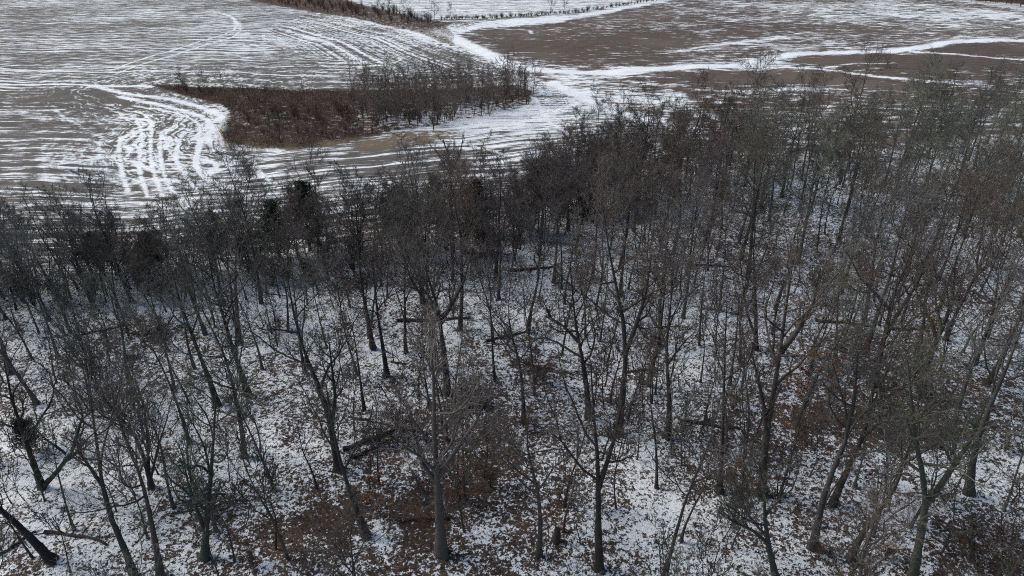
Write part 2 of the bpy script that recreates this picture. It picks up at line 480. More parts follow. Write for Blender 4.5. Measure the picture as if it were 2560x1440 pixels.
def mesh_np(name, V, F, mat, smooth=False):
    me = bpy.data.meshes.new(name)
    V = np.ascontiguousarray(V, np.float32)
    F = np.ascontiguousarray(F, np.int32)
    nf, k = F.shape
    me.vertices.add(len(V))
    me.vertices.foreach_set('co', V.ravel())
    me.loops.add(nf * k)
    me.loops.foreach_set('vertex_index', F.ravel())
    me.polygons.add(nf)
    me.polygons.foreach_set('loop_start', np.arange(0, nf * k, k, dtype=np.int32))
    if smooth:
        me.polygons.foreach_set('use_smooth', np.ones(nf, bool))
    me.update(calc_edges=True)
    if mat:
        me.materials.append(mat)
    return me

build_ground()

# ------------------------------------------------------------------ bark, twig and leaf materials
def bark_material(name, gain, scale, mossy):
    t = NT(name)
    tc = t.new('ShaderNodeTexCoord').outputs['Object']
    oi = t.new('ShaderNodeObjectInfo')
    n1 = t.noise(t.mapping(tc, (scale * 3, scale * 3, scale * 0.6)), 1.0, 5.0, 0.7)
    n2 = t.noise(tc, 0.9, 3.0, 0.6)
    v = t.mixf(n1, 0.35 * gain, 1.65 * gain)
    sc_ = t.new('ShaderNodeMix', data_type='RGBA', blend_type='MULTIPLY')
    sc_.inputs[0].default_value = 1.0
    t.link(oi.outputs['Color'], sc_.inputs[6])
    cmb = t.new('ShaderNodeCombineColor')
    for i in range(3):
        t.link(v, cmb.inputs[i])
    t.link(cmb.outputs[0], sc_.inputs[7])
    col = t.mix(t.math('MULTIPLY', t.step(n2, 0.50, 0.68), mossy), sc_.outputs[2], (0.085, 0.092, 0.078))
    t.link(col, t.bsdf.inputs['Base Color'])
    t.bsdf.inputs['Roughness'].default_value = 0.92
    t.bump(n1, 0.8, 0.05)
    return t.m

def plain_material(name, a, b, scale=3.0, rough=0.9):
    t = NT(name)
    tc = t.new('ShaderNodeTexCoord').outputs['Object']
    t.link(t.mix(t.noise(tc, scale, 4.0, 0.7), a, b), t.bsdf.inputs['Base Color'])
    t.bsdf.inputs['Roughness'].default_value = rough
    return t.m

BARK = bark_material('bark', 0.8, 4.0, 0.45)
TWIG = bark_material('twig_bark', 1.45, 2.0, 0.15)
OAKLEAF = plain_material('russet_oak_leaf', (0.120, 0.056, 0.034), (0.270, 0.130, 0.078), 5.0)
CEDAR = plain_material('cedar_foliage', (0.050, 0.066, 0.043), (0.135, 0.158, 0.100), 2.0)
CEDAR_BROWN = plain_material('bronzed_cedar_foliage', (0.050, 0.042, 0.028), (0.130, 0.105, 0.070), 2.0)
LOG = plain_material('rotting_bark', (0.020, 0.016, 0.013), (0.075, 0.058, 0.046), 4.0)
SPLIT = plain_material('pale_split_wood', (0.30, 0.24, 0.17), (0.46, 0.40, 0.32), 6.0)
SNOWM = plain_material('lying_snow', (0.62, 0.65, 0.69), (0.80, 0.83, 0.85), 3.0, 0.6)
BRAMBLE = plain_material('red_brown_stems', (0.042, 0.026, 0.021), (0.125, 0.074, 0.058), 0.35)
DRYGRASS = plain_material('dry_grass', (0.105, 0.082, 0.050), (0.270, 0.215, 0.140), 0.6)
STONE = plain_material('pale_stone', (0.20, 0.19, 0.16), (0.38, 0.36, 0.31), 3.0)

# ------------------------------------------------------------------ tube and branch builders (numpy)
def norm(a):
    return a / np.maximum(np.linalg.norm(a, axis=-1, keepdims=True), 1e-9)

def sweep(P, Rr, sides):
    """tubes along m polylines of k points -> verts, quads"""
    m, k, _ = P.shape
    T = norm(np.gradient(P, axis=1))
    mean = norm(P[:, -1] - P[:, 0])
    ax = np.eye(3)[np.argmin(np.abs(mean), axis=1)]
    N = norm(np.cross(T, ax[:, None, :]))
    B = np.cross(T, N)
    a = np.arange(sides) * 2 * PI / sides
    ring = P[:, :, None, :] + Rr[:, :, None, None] * (np.cos(a)[None, None, :, None] * N[:, :, None, :] + np.sin(a)[None, None, :, None] * B[:, :, None, :])
    V = ring.reshape(-1, 3)
    base = (np.arange(m)[:, None, None] * k + np.arange(k - 1)[None, :, None]) * sides
    s = np.arange(sides)[None, None, :]
    s2 = (s + 1) % sides
    F = np.stack([base + s, base + s2, base + sides + s2, base + sides + s], -1).reshape(-1, 4)
    return V, F

def join(parts):
    Vs, Fs, o = [], [], 0
    for V, F in parts:
        Vs.append(V)
        Fs.append(F + o)
        o += len(V)
    return np.vstack(Vs), np.vstack(Fs)

def spawn(rg, P, Rr, n, t0, t1, ang, ratio, k, up, gnarl, rfac, rtip, jit=0.35, minr=0.0, fall=0.5):
    """n children on each parent polyline"""
    m, kp, _ = P.shape
    idx = np.repeat(np.arange(m), n)
    t = t0 + (t1 - t0) * (np.tile(np.arange(n), m) + rg.uniform(0.1, 0.9, m * n)) / n
    f = t * (kp - 1)
    i = np.minimum(f.astype(int), kp - 2)
    w = (f - i)[:, None]
    p = P[idx, i] * (1 - w) + P[idx, i + 1] * w
    T = norm(P[idx, i + 1] - P[idx, i])
    rp = Rr[idx, i] * (1 - w[:, 0]) + Rr[idx, i + 1] * w[:, 0]
    plen = np.linalg.norm(np.diff(P, axis=1), axis=2).sum(1)[idx]
    ax = np.eye(3)[np.argmin(np.abs(T), axis=1)]
    N = norm(np.cross(T, ax))
    B = np.cross(T, N)
    phi = np.tile(np.arange(n) * 2.39996, m) + np.repeat(rg.uniform(0, 2 * PI, m), n) + rg.normal(0, 0.45, m * n)
    a = R(ang) * (1 + rg.normal(0, jit, m * n) * 0.6)
    d = np.cos(a)[:, None] * T + np.sin(a)[:, None] * (np.cos(phi)[:, None] * N + np.sin(phi)[:, None] * B)
    L = plen * ratio * (1 - fall * (t - t0) / max(t1 - t0, 1e-6)) * rg.uniform(0.65, 1.25, m * n)
    out = np.empty((m * n, k, 3))
    out[:, 0] = p
    step = (L / (k - 1))[:, None]
    for j in range(1, k):
        d = norm(d + np.array([0, 0, up]) + rg.normal(0, gnarl, (m * n, 3)))
        out[:, j] = out[:, j - 1] + d * step
    r0 = np.maximum(np.minimum(rp * rfac, 0.02 + L * 0.03), minr)
    tt = np.linspace(0, 1, k)[None, :]
    rad = r0[:, None] * (1 - tt) + rtip * tt
    return out, rad

def resample(path, k):
    d = np.r_[0, np.cumsum(np.linalg.norm(np.diff(path, axis=0), axis=1))]
    s = np.linspace(0, d[-1], k)
    return np.stack([np.interp(s, d, path[:, i]) for i in range(3)], 1)

def make_stem(rg, h, r, lean=(0, 0), wig=0.12, k=14, tip=0.22):
    z = np.linspace(0, 1, k)
    ph = rg.uniform(0, 6.28, 4)
    x = lean[0] * z + wig * (np.sin(z * 5 + ph[0]) - math.sin(ph[0])) + wig * 0.5 * np.sin(z * 11 + ph[1]) * z
    y = lean[1] * z + wig * (np.sin(z * 4.3 + ph[2]) - math.sin(ph[2])) + wig * 0.5 * np.sin(z * 9 + ph[3]) * z
    return np.stack([x, y, z * h - 0.12], 1)

def stem_radius(k, r, tip):
    z = np.linspace(0, 1, k)
    return r * (tip + (1 - tip) * (1 - z) ** 1.15) * (1 + 0.55 * np.exp(-z * k * 0.75))

def tree_meshes(seed, h=15.0, r=0.2, bole=0.45, limbs=8, limb_ang=42, limb_ratio=0.42, up=0.16, spread_gn=0.15, lean=(0, 0), wig=0.14,
                stems=None, sub=7, br=6, tw=5, tip=0.2, leafy=0, tname='tree', fall=0.55):
    """meshes of one bare tree: trunk, [limb...], crown, and limbs+crown together for far copies.
    stems: list of given stem polylines (arrays of xyz, radius); the first is the trunk, others are forks."""
    rg = np.random.default_rng(seed)
    if stems is None:
        stems = [(make_stem(rg, h, r, lean, wig, 14), r)]
    polys = []
    for s, (pth, rr) in enumerate(stems):
        p = resample(pth, 14)
        if s == 0:
            rad = stem_radius(14, rr, tip)
        else:
            rad = rr * (tip + (1 - tip) * (1 - np.linspace(0, 1, 14)) ** 0.9)
        polys.append((p, rad))
    tp = resample(polys[0][0], 30)
    trd = np.interp(np.linspace(0, 1, 30), np.linspace(0, 1, 14), polys[0][1])
    trunk_V, trunk_F = sweep(tp[None], trd[None], 10)
    ax_ = np.repeat(tp, 10, 0)
    trunk_V = ax_ + (trunk_V - ax_) * (1 + rg.normal(0, 0.055, (300, 1)) + 0.09 * np.repeat(rg.normal(0, 1, 30), 10)[:, None] * 0.6
                                       + (0.35 * np.exp(-np.repeat(np.arange(30), 10) * 0.9) * np.sin(np.tile(np.arange(10), 30) * 2 * PI * 0.3 + 1))[:, None])
    limb_meshes = []
    L_all = []
    for p, rad in polys[1:]:
        limb_meshes.append(sweep(p[None], rad[None], 7))
    for s, (p, rad) in enumerate(polys):
        n = limbs if s == 0 else max(4, limbs - 2)
        t0 = bole if s == 0 else 0.25
        lp, lr = spawn(rg, p[None], rad[None], n, t0, 0.97, limb_ang, limb_ratio, 8, up, spread_gn, 0.68, 0.018, fall=fall)
        L_all.append((lp, lr))
        for i in range(n):
            limb_meshes.append(sweep(lp[i:i + 1], lr[i:i + 1], 6))
    LP = np.vstack([a for a, b in L_all])
    LR = np.vstack([b for a, b in L_all])
    S, SR = spawn(rg, LP, LR, sub, 0.18, 0.98, 50, 0.48, 6, 0.11, 0.2, 0.65, 0.009, minr=0.013)
    B, BR = spawn(rg, S, SR, br, 0.12, 0.98, 48, 0.5, 3, 0.09, 0.2, 0.7, 0.0065, minr=0.0095)
    W, WR = spawn(rg, B, BR, tw, 0.1, 1.0, 46, 0.6, 2, 0.06, 0.2, 0.75, 0.0036, minr=0.0068)
    parts = [sweep(S, SR, 4), sweep(B, BR, 3), sweep(W, WR, 3)]
    # a few fine side shoots low on the stem
    p0, r0 = polys[0]
    E, ER = spawn(rg, p0[None], r0[None], 7, 0.18, bole + 0.05, 65, 0.10, 5, 0.05, 0.22, 0.25, 0.006, minr=0.014)
    E2, E2R = spawn(rg, E, ER, 6, 0.2, 1.0, 45, 0.5, 3, 0.05, 0.2, 0.7, 0.004, minr=0.007)
    parts += [sweep(E, ER, 4), sweep(E2, E2R, 3)]
    crown = join(parts)
    me_t = mesh_np('trunk', trunk_V, trunk_F, BARK, True)
    me_l = [mesh_np('limb', v, f, BARK, True) for v, f in limb_meshes]
    me_c = mesh_np('crown', crown[0], crown[1], TWIG)
    ful = join([(trunk_V, trunk_F)] + limb_meshes)
    me_f = mesh_np('trunk', ful[0], ful[1], BARK, True)
    leaves = None
    if leafy:
        tips = W[:, -1]
        pick = rg.choice(len(tips), min(leafy, len(tips)), replace=False)
        leaves = mesh_np('leaves', *leaf_quads(rg, tips[pick], 0.08, 0.17), OAKLEAF)
    return dict(trunk=me_t, limbs=me_l, crown=me_c, full=me_f, leaves=leaves)

def leaf_quads(rg, P, lo, hi, droop=0.4):
    n = len(P)
    d = norm(rg.normal(0, 1, (n, 3)) + np.array([0, 0, -droop]))
    s = norm(np.cross(d, rg.normal(0, 1, (n, 3))))
    L = rg.uniform(lo, hi, n)[:, None]
    up = np.cross(d, s)
    a = P
    b = P + d * L * 0.5 + s * L * 0.38 + up * L * 0.12
    c = P + d * L
    e = P + d * L * 0.5 - s * L * 0.38 + up * L * 0.12
    V = np.stack([a, b, c, e], 1).reshape(-1, 3)
    F = np.arange(n * 4).reshape(n, 4)
    return V, F

# ------------------------------------------------------------------ scene objects
def link(name, me, parent=None, color=None):
    o = bpy.data.objects.new(name, me)
    C.objects.link(o)
    if parent is not None:
        o.parent = parent
    if color is not None:
        o.color = tuple(color) + (1.0,)
    return o

def thing(name, x, y, rz=0.0, s=1.0, sz=None, z=None):
    o = bpy.data.objects.new(name, None)
    C.objects.link(o)
    o.empty_display_size = 0.3
    o.location = (x, y, float(hgt(x, y)) if z is None else z)
    o.rotation_euler = (0, 0, rz)
    o.scale = (s, s, s if sz is None else sz)
    return o

def tag(o, label, cat, group=None, kind=None):
    if label:
        o['label'] = label
    if cat:
        o['category'] = cat
    if group:
        o['group'] = group
    if kind:
        o['kind'] = kind
    return o

ALL = []     # (object, x, y, category kind, size on the photo) kept for the labels

def bark_tint(x, y, rg):
    px, py = pix(x, y, 8.0)
    base = np.array([0.077, 0.066, 0.056])
    grey = np.array([0.080, 0.077, 0.072])
    green = np.array([0.088, 0.091, 0.075])
    red = np.array([0.077, 0.061, 0.051])
    violet = np.array([0.070, 0.060, 0.058])
    w = np.array([1.0, 0.5, 0.15, 0.35, 0.2])
    if px > 1850 and py < 520:
        w = np.array([0.3, 0.5, 1.6, 0.2, 0.0])
    elif 1150 < px < 1800 and py < 560:
        w = np.array([0.6, 0.2, 0.1, 0.5, 1.2])
    elif px < 700:
        w = np.array([0.4, 1.1, 0.9, 0.2, 0.1])
    elif px > 2000:
        w = np.array([1.0, 0.6, 0.4, 0.6, 0.0])
    global TONE
    i = rg.choice(5, p=w / w.sum())
    g = rg.uniform(0.7, 1.35)
    TONE = ('dark ' if g < 0.88 else ('pale ' if g > 1.17 else '')) + ['brown', 'grey', 'greenish', 'reddish', 'violet-grey'][i]
    return [base, grey, green, red, violet][i] * g * np.array([0.97, 1.0, 1.03])

def put_tree(name, M, x, y, rz, s, sz, detail, color):
    o = thing(name, x, y, rz, s, sz)
    tk = link('trunk', M['trunk'] if detail else M['full'], o, color)
    if detail:
        for lm in M['limbs']:
            link('limb', lm, tk, color)
    link('crown', M['crown'], o, color)
    if M['leaves'] is not None:
        link('leaves', M['leaves'], o)
    return o

# --- trees whose stems can be followed in the photograph: foot, then points up the stem; forks start on the stem
HEROES = [
    # label, radius, stem pixels, [(fork radius, pixels)], limbs, bole, colour
    ('stout pale grey oak with low spreading limbs at bottom centre', 0.36, [(1105, 1384), (1098, 1290), (1093, 1190), (1085, 1080), (1085, 980), (1078, 870)],
     [(0.17, [(1093, 1190), (1140, 1120), (1190, 1050), (1225, 960)]), (0.16, [(1090, 1205), (1050, 1150), (1030, 1080), (1010, 1010)])], 9, 0.42, (0.115, 0.102, 0.088)),
    ('dark straight tree forking to the right, at bottom just right of centre', 0.27, [(1499, 1418), (1497, 1310), (1496, 1200), (1494, 1120), (1485, 1020), (1478, 900)],
     [(0.17, [(1497, 1225), (1522, 1150), (1540, 1090), (1560, 1000)])], 7, 0.45, (0.046, 0.039, 0.034)),
    ('tall thick brown trunk with dark foot, right of centre', 0.34, [(1906, 1230), (1912, 1140), (1922, 1050), (1940, 950), (1955, 850), (1970, 740), (1985, 640)],
     [(0.17, [(1918, 1075), (1912, 1010), (1900, 950), (1880, 860)]), (0.2, [(1957, 855), (2000, 800), (2040, 730), (2060, 640)])], 8, 0.5, (0.080, 0.066, 0.055)),
    ('slanting grey tree with kinked stem forking high, lower right', 0.26, [(2033, 1366), (2061, 1235), (2090, 1155), (2118, 1090), (2122, 1030), (2105, 970), (2085, 900)],
     [(0.14, [(2122, 1062), (2140, 990), (2145, 930), (2150, 860)])], 7, 0.5, (0.062, 0.060, 0.056)),
    ('second leaning stem beside the kinked grey tree, lower right', 0.22, [(2078, 1265), (2120, 1170), (2162, 1080), (2180, 990), (2200, 900), (2230, 780), (2245, 690)],
     [(0.12, [(2160, 1080), (2190, 1055), (2210, 1030), (2240, 1000)])], 7, 0.5, (0.060, 0.052, 0.046)),
    ('mossy forked trunk rising from the bottom edge at right', 0.30, [(2280, 1450), (2300, 1350), (2316, 1268), (2308, 1180), (2292, 1110), (2280, 1000), (2270, 900)],
     [(0.20, [(2318, 1270), (2350, 1225), (2395, 1160), (2440, 1090), (2470, 1010)])], 8, 0.5, (0.075, 0.078, 0.058)),
    ('grey trunk leaning right, its dark foot alone on snow at lower right', 0.30, [(2419, 1240), (2428, 1170), (2440, 1110), (2465, 1040), (2488, 985), (2520, 910), (2560, 800)], [], 8, 0.55, (0.080, 0.078, 0.070)),
    ('low twin tree forking at the ground with snow along its bent right stem', 0.24, [(108, 1225), (85, 1160), (60, 1090), (30, 1000), (10, 900)],
     [(0.21, [(110, 1222), (150, 1178), (185, 1130), (200, 1080), (212, 1040), (200, 1000)])], 7, 0.35, (0.050, 0.045, 0.038)),
    ('dark leaning trunk crossing the lower left corner', 0.27, [(136, 1412), (90, 1360), (40, 1310), (-10, 1268), (-80, 1200), (-150, 1100)], [], 7, 0.5, (0.034, 0.031, 0.029)),
    ('slim forked tree with bent left stem on open snow, lower left', 0.20, [(380, 1222), (362, 1150), (335, 1080), (290, 1030), (262, 1000), (240, 960)],
     [(0.12, [(376, 1190), (372, 1090), (365, 1020), (340, 950)]), (0.10, [(384, 1200), (405, 1110), (425, 1050), (440, 985)])], 6, 0.45, (0.058, 0.054, 0.046)),
    ('long sinuous tree from the bottom edge left of the brush', 0.22, [(340, 1450), (310, 1370), (280, 1300), (256, 1215), (245, 1130), (230, 1020), (215, 900)],
     [(0.11, [(256, 1215), (225, 1170), (205, 1140), (190, 1090)])], 7, 0.5, (0.064, 0.060, 0.050)),
    ('mossy thick-based tree at bottom left with tangled crown', 0.26, [(512, 1400), (515, 1330), (520, 1260), (528, 1180), (535, 1080), (540, 980)],
     [(0.14, [(513, 1340), (490, 1280), (470, 1220), (455, 1150)])], 9, 0.3, (0.070, 0.078, 0.058)),
    ('straight dark trunk with pale foot on snow, left of centre', 0.26, [(545, 1015), (520, 940), (492, 870), (470, 810), (445, 740), (425, 660)], [], 8, 0.5, (0.055, 0.052, 0.044)),
    ('twin partner trunk right of the dark trunk, left of centre', 0.27, [(622, 994), (598, 920), (575, 850), (555, 780), (535, 715), (520, 630)],
     [(0.13, [(590, 900), (590, 820), (580, 760), (575, 690)])], 8, 0.5, (0.046, 0.041, 0.037)),
    ('arched dark tree beside the fallen tree top, left of centre', 0.28, [(848, 1182), (832, 1100), (820, 1030), (790, 950), (760, 880), (735, 790), (720, 700)],
     [(0.15, [(828, 1085), (838, 1000), (830, 930), (820, 840)])], 8, 0.45, (0.050, 0.049, 0.043)),
    ('dark slanting tree left of the pale oak, at bottom', 0.24, [(918, 1345), (890, 1275), (868, 1210), (850, 1150), (830, 1060), (815, 960)], [], 7, 0.45, (0.058, 0.054, 0.047)),
    ('thick forked tree in the middle, foot left of centre on snow', 0.33, [(1120, 985), (1112, 900), (1102, 820), (1092, 760), (1070, 690), (1045, 600)],
     [(0.18, [(1100, 800), (1135, 740), (1160, 690), (1180, 610)]), (0.15, [(1098, 775), (1060, 735), (1030, 690), (1010, 620)])], 8, 0.5, (0.078, 0.070, 0.062)),
    ('dark straight trunk left of the thick forked tree', 0.24, [(968, 940), (958, 870), (946, 800), (938, 730), (930, 650)], [], 8, 0.5, (0.046, 0.042, 0.039)),
    ('leaning tree with a dense knot of twigs, centre right', 0.27, [(1474, 1046), (1468, 970), (1455, 890), (1440, 810), (1432, 740), (1425, 650)],
     [(0.13, [(1448, 850), (1410, 810), (1380, 790), (1355, 740)])], 11, 0.35, (0.062, 0.052, 0.044)),
    ('tall straight brown tree forking like a lyre, centre right', 0.31, [(1546, 1082), (1556, 990), (1565, 900), (1560, 800), (1540, 700), (1520, 600), (1510, 520)],
     [(0.19, [(1564, 870), (1590, 800), (1615, 720), (1630, 620)])], 8, 0.5, (0.072, 0.062, 0.052)),
    ('thin leaning pole from the bottom edge, centre right', 0.15, [(1660, 1445), (1690, 1330), (1715, 1245), (1745, 1170), (1775, 1100), (1800, 1000)], [], 6, 0.5, (0.066, 0.062, 0.055)),
    ('forked trunk at the bottom edge below the thick brown trunk', 0.25, [(1945, 1450), (1925, 1370), (1915, 1300), (1912, 1230), (1900, 1150)],
     [(0.12, [(1922, 1360), (1880, 1325), (1835, 1306), (1800, 1270)])], 7, 0.4, (0.062, 0.062, 0.052)),
    ('big forked brown tree before the russet oaks at right', 0.33, [(2186, 965), (2195, 900), (2215, 830), (2235, 730), (2265, 660), (2290, 590)],
     [(0.2, [(2215, 830), (2255, 760), (2300, 690), (2330, 600)]), (0.17, [(2225, 760), (2190, 720), (2150, 680), (2120, 620)])], 8, 0.5, (0.068, 0.056, 0.047)),
    ('thick pale tree with bent top at far right', 0.33, [(2304, 990), (2312, 930), (2335, 860), (2362, 810), (2385, 730), (2390, 650)],
     [(0.17, [(2345, 840), (2330, 790), (2300, 740), (2290, 690)])], 9, 0.5, (0.078, 0.070, 0.058)),
    ('slim straight tree left of the tall thick brown trunk', 0.20, [(1801, 1226), (1806, 1130), (1810, 1040), (1812, 940), (1815, 840), (1820, 740)], [], 7, 0.5, (0.050, 0.042, 0.037)),
    ('dark twin-stemmed tree in front of the far right thicket', 0.24, [(1889, 876), (1890, 800), (1888, 730), (1885, 650), (1880, 560)],
     [(0.14, [(1890, 840), (1868, 780), (1860, 720), (1850, 640)])], 8, 0.5, (0.044, 0.038, 0.034)),
]
hero_xy = []
for hi, (lab, r, stem, forks, nl, bole, colr) in enumerate(HEROES):
    foot = at(*stem[0])
    z0 = float(hgt(*foot))
    def lift(pts, dy):
        out = []
        for j, p in enumerate(pts):
            q = on_plane(p[0], p[1], foot[1] + dy * j / max(len(pts) - 1, 1))
            out.append(q)
        return np.array(out)
    rg = np.random.default_rng(500 + hi)
    P0 = lift(stem, rg.uniform(-1.0, 1.0))
    P0[:, :2] -= foot
    P0[:, 2] -= P0[0, 2] + 0.12
    stems = [(P0, r * 0.86)]
    for fr, fp in forks:
        Pf = lift(fp, rg.uniform(-1.5, 1.5))
        Pf[:, :2] -= foot
        Pf[:, 2] -= 0.12
        j = np.argmin(((P0[:, [0, 2]] - Pf[0, [0, 2]]) ** 2).sum(1))
        dense = resample(P0, 60)
        j = np.argmin(((dense[:, [0, 2]] - Pf[0, [0, 2]]) ** 2).sum(1))
        Pf += dense[j] - Pf[0]
        stems.append((Pf, fr))
    hh = P0[-1, 2]
    M = tree_meshes(900 + hi, stems=stems, limbs=nl, bole=bole, limb_ratio=0.46, limb_ang=50, up=0.15, spread_gn=0.2, sub=7, br=6, tw=5 if len(forks) < 2 else 4, tip=0.16)
    o = put_tree('bare_tree', M, foot[0], foot[1], 0, 1, 1, True, np.array(colr) * np.array([0.98, 1.0, 1.05]))
    tag(o, lab, 'tree')
    hero_xy.append(foot)
    if 'snow along' in lab:
        sp = resample(stems[1][0], 24)[2:17]
        top = sp + np.array([0, 0, 0.14])
        V, F = sweep(top[None], np.r_[0.02, np.full(13, 0.13), 0.02][None] * rg.uniform(0.7, 1.2, (1, 15)), 6)
        link('snow_cap', mesh_np('snow_cap', V, F, SNOWM, True), o)
    ALL.append((o, foot[0], foot[1]))

# --- prototypes for the rest of the wood
def tall(seed, tw, br=7):
    return tree_meshes(seed, h=rng.uniform(12.5, 14.5), r=rng.uniform(0.15, 0.2), bole=rng.uniform(0.36, 0.46), limbs=11, limb_ang=52, limb_ratio=0.43, up=0.11, spread_gn=0.22, lean=tuple(rng.normal(0, 0.8, 2)), wig=0.28, sub=8, br=br, tw=tw, tip=0.1)
def slim(seed, tw, br=6):
    return tree_meshes(seed, h=rng.uniform(11, 13), r=rng.uniform(0.085, 0.12), bole=rng.uniform(0.42, 0.52), limbs=10, limb_ang=48, limb_ratio=0.33, up=0.13, spread_gn=0.2, lean=tuple(rng.normal(0, 0.7, 2)), wig=0.22, sub=7, br=br, tw=tw, tip=0.1)
TALL = [tall(10 + i, 4, 5) for i in range(5)]            # open crowns in the front and middle
SLIM = [slim(30 + i, 4, 5) for i in range(4)]
TALLF = [tall(20 + i, 9) for i in range(3)]              # dense crowns at the back
SLIMF = [slim(40 + i, 9) for i in range(3)]
WIDE = [tree_meshes(50 + i, h=rng.uniform(8.5, 9.8), r=rng.uniform(0.11, 0.15), bole=0.2, limbs=13, limb_ang=58, limb_ratio=0.54, up=0.08, lean=tuple(rng.normal(0, 0.5, 2)), wig=0.3, spread_gn=0.24, sub=8, br=7, tw=9, tip=0.12) for i in range(4)]
YOUNG = [tree_meshes(70 + i, h=6.2, r=0.06, bole=0.2, limbs=11, limb_ang=50, limb_ratio=0.42, up=0.13, wig=0.16, spread_gn=0.2, sub=6, br=5, tw=5, tip=0.12) for i in range(3)]
SAPL = [tree_meshes(80 + i, h=4.0, r=0.03, bole=0.28, limbs=9, limb_ang=48, limb_ratio=0.38, up=0.12, wig=0.14, spread_gn=0.2, sub=4, br=4, tw=4, tip=0.12) for i in range(3)]
OAKS = [tree_meshes(90 + i, h=4.5, r=0.05, bole=0.2, limbs=8, limb_ang=55, limb_ratio=0.4, up=0.05, wig=0.1, sub=5, br=4, tw=5, leafy=2400) for i in range(2)]

# --- fill: dart throwing inside the wood
placed = [tuple(p) for p in hero_xy]
WOODIN = WOOD

def edge_dist(x, y):
    return float(pdist(np.array([[x, y]]), EDGE)[0])

def in_wood(x, y):
    return bool(inside(np.array([[x, y]]), WOODIN)[0])

CLEAR = [(at(1250, 1350), 3.2), (at(950, 1350), 2.5), (at(1620, 1300), 3.0), (at(150, 1150), 4.5), (at(600, 1080), 3.5), (at(1300, 1150), 3.0), (at(2300, 1180), 3.0), (at(1750, 1150), 2.5),
         (at(1000, 1120), 4.0), (at(1080, 800), 3.0), (at(2020, 1010), 2.5), (at(700, 1050), 3.0), (at(1230, 900), 3.0)]
EXTRA = [(28, 938), (83, 902), (146, 900), (177, 836), (330, 757), (399, 802), (486, 921), (514, 836), (475, 1108), (613, 1149), (722, 1404), (403, 1444), (1135, 1004), (1308, 1056), (1346, 1382),
         (1669, 1091), (1405, 886), (1346, 750), (1149, 829), (1319, 834), (1647, 875), (1849, 909), (2103, 868), (2078, 948), (2252, 812), (2471, 843), (2162, 881), (2127, 1392), (895, 938), (1700, 730), (1620, 960)]
EXTRA_XY = [at(*p) for p in EXTRA]
spots = []
for p in EXTRA_XY:
    spots.append((p[0], p[1], 'named'))
    placed.append(tuple(p))
tries = 0
while len(spots) < 288 and tries < 60000:
    tries += 1
    y = rng.uniform(17, 138)
    hw = 0.80 * (y * _cp + 35 * _sp) + 6
    x = rng.uniform(-hw, hw)
    if not in_wood(x, y):
        continue
    if y < 24 and rng.random() < 0.75:
        continue
    if x > 40 and y > 75 and rng.random() < 0.55:
        continue
    ed = edge_dist(x, y)
    dmin = 2.3 if ed < 7 else (3.2 if y > 45 else 4.3)
    if x > 30 and y > 60:
        dmin = 3.6
    if any((x - a) ** 2 + (y - b) ** 2 < dmin * dmin for a, b in placed):
        continue
    if any((x - c[0]) ** 2 + (y - c[1]) ** 2 < rr * rr for c, rr in CLEAR):
        continue
    placed.append((x, y))
    spots.append((x, y, 'fill'))
print('trees placed', len(spots), 'tries', tries)
for x, y, k in spots:
    ed = edge_dist(x, y)
    rg = rng
    q = rng.random()
    if ed < 7.5:
        M, kind = (WIDE[rng.integers(4)], 'low-branched') if q < 0.72 else (SLIMF[rng.integers(3)], 'slim')
    elif q < 0.5:
        M, kind = (TALL[rng.integers(5)] if y < 58 else TALLF[rng.integers(3)]), 'tall'
    else:
        M, kind = (SLIM[rng.integers(4)] if y < 58 else SLIMF[rng.integers(3)]), 'slim'
    s = rng.uniform(0.82, 1.12)
    sz = s * rng.uniform(0.9, 1.1)
    if y < 27:
        s, sz = s * 0.8, sz * 0.72
    if x > 25:
        sz *= 1.1
    elif x < 5 and ed < 7.5:
        s, sz = s * 1.05, sz * 0.97
    if math.hypot(x - at(1128, 560)[0], y - at(1128, 560)[1]) < 9:
        s, sz = s * 0.8, sz * 0.72
    colr = bark_tint(x, y, rng)
    o = put_tree('bare_tree', M, x, y, rng.uniform(0, 6.28), s, sz, y < 60, colr)
    o['_kind'] = kind
    o['_tone'] = TONE
    ALL.append((o, x, y))

# --- saplings
SAP = []
n = 0
while n < 280:
    y = rng.uniform(24, 95)
    hw = 0.78 * (y * _cp + 35 * _sp) + 2
    x = rng.uniform(-hw, hw)
    if not in_wood(x, y) or any((x - a) ** 2 + (y - b) ** 2 < 0.8 for a, b in placed):
        continue
    s = rng.uniform(0.5, 1.0) if rng.random() < 0.35 else rng.uniform(1.1, 2.1)
    o = put_tree('sapling', SAPL[rng.integers(3)], x, y, rng.uniform(0, 6.28), s, s * rng.uniform(0.9, 1.3), False, bark_tint(x, y, rng) * 0.9)
    o['_tone'] = TONE
    SAP.append((o, x, y))
    n += 1

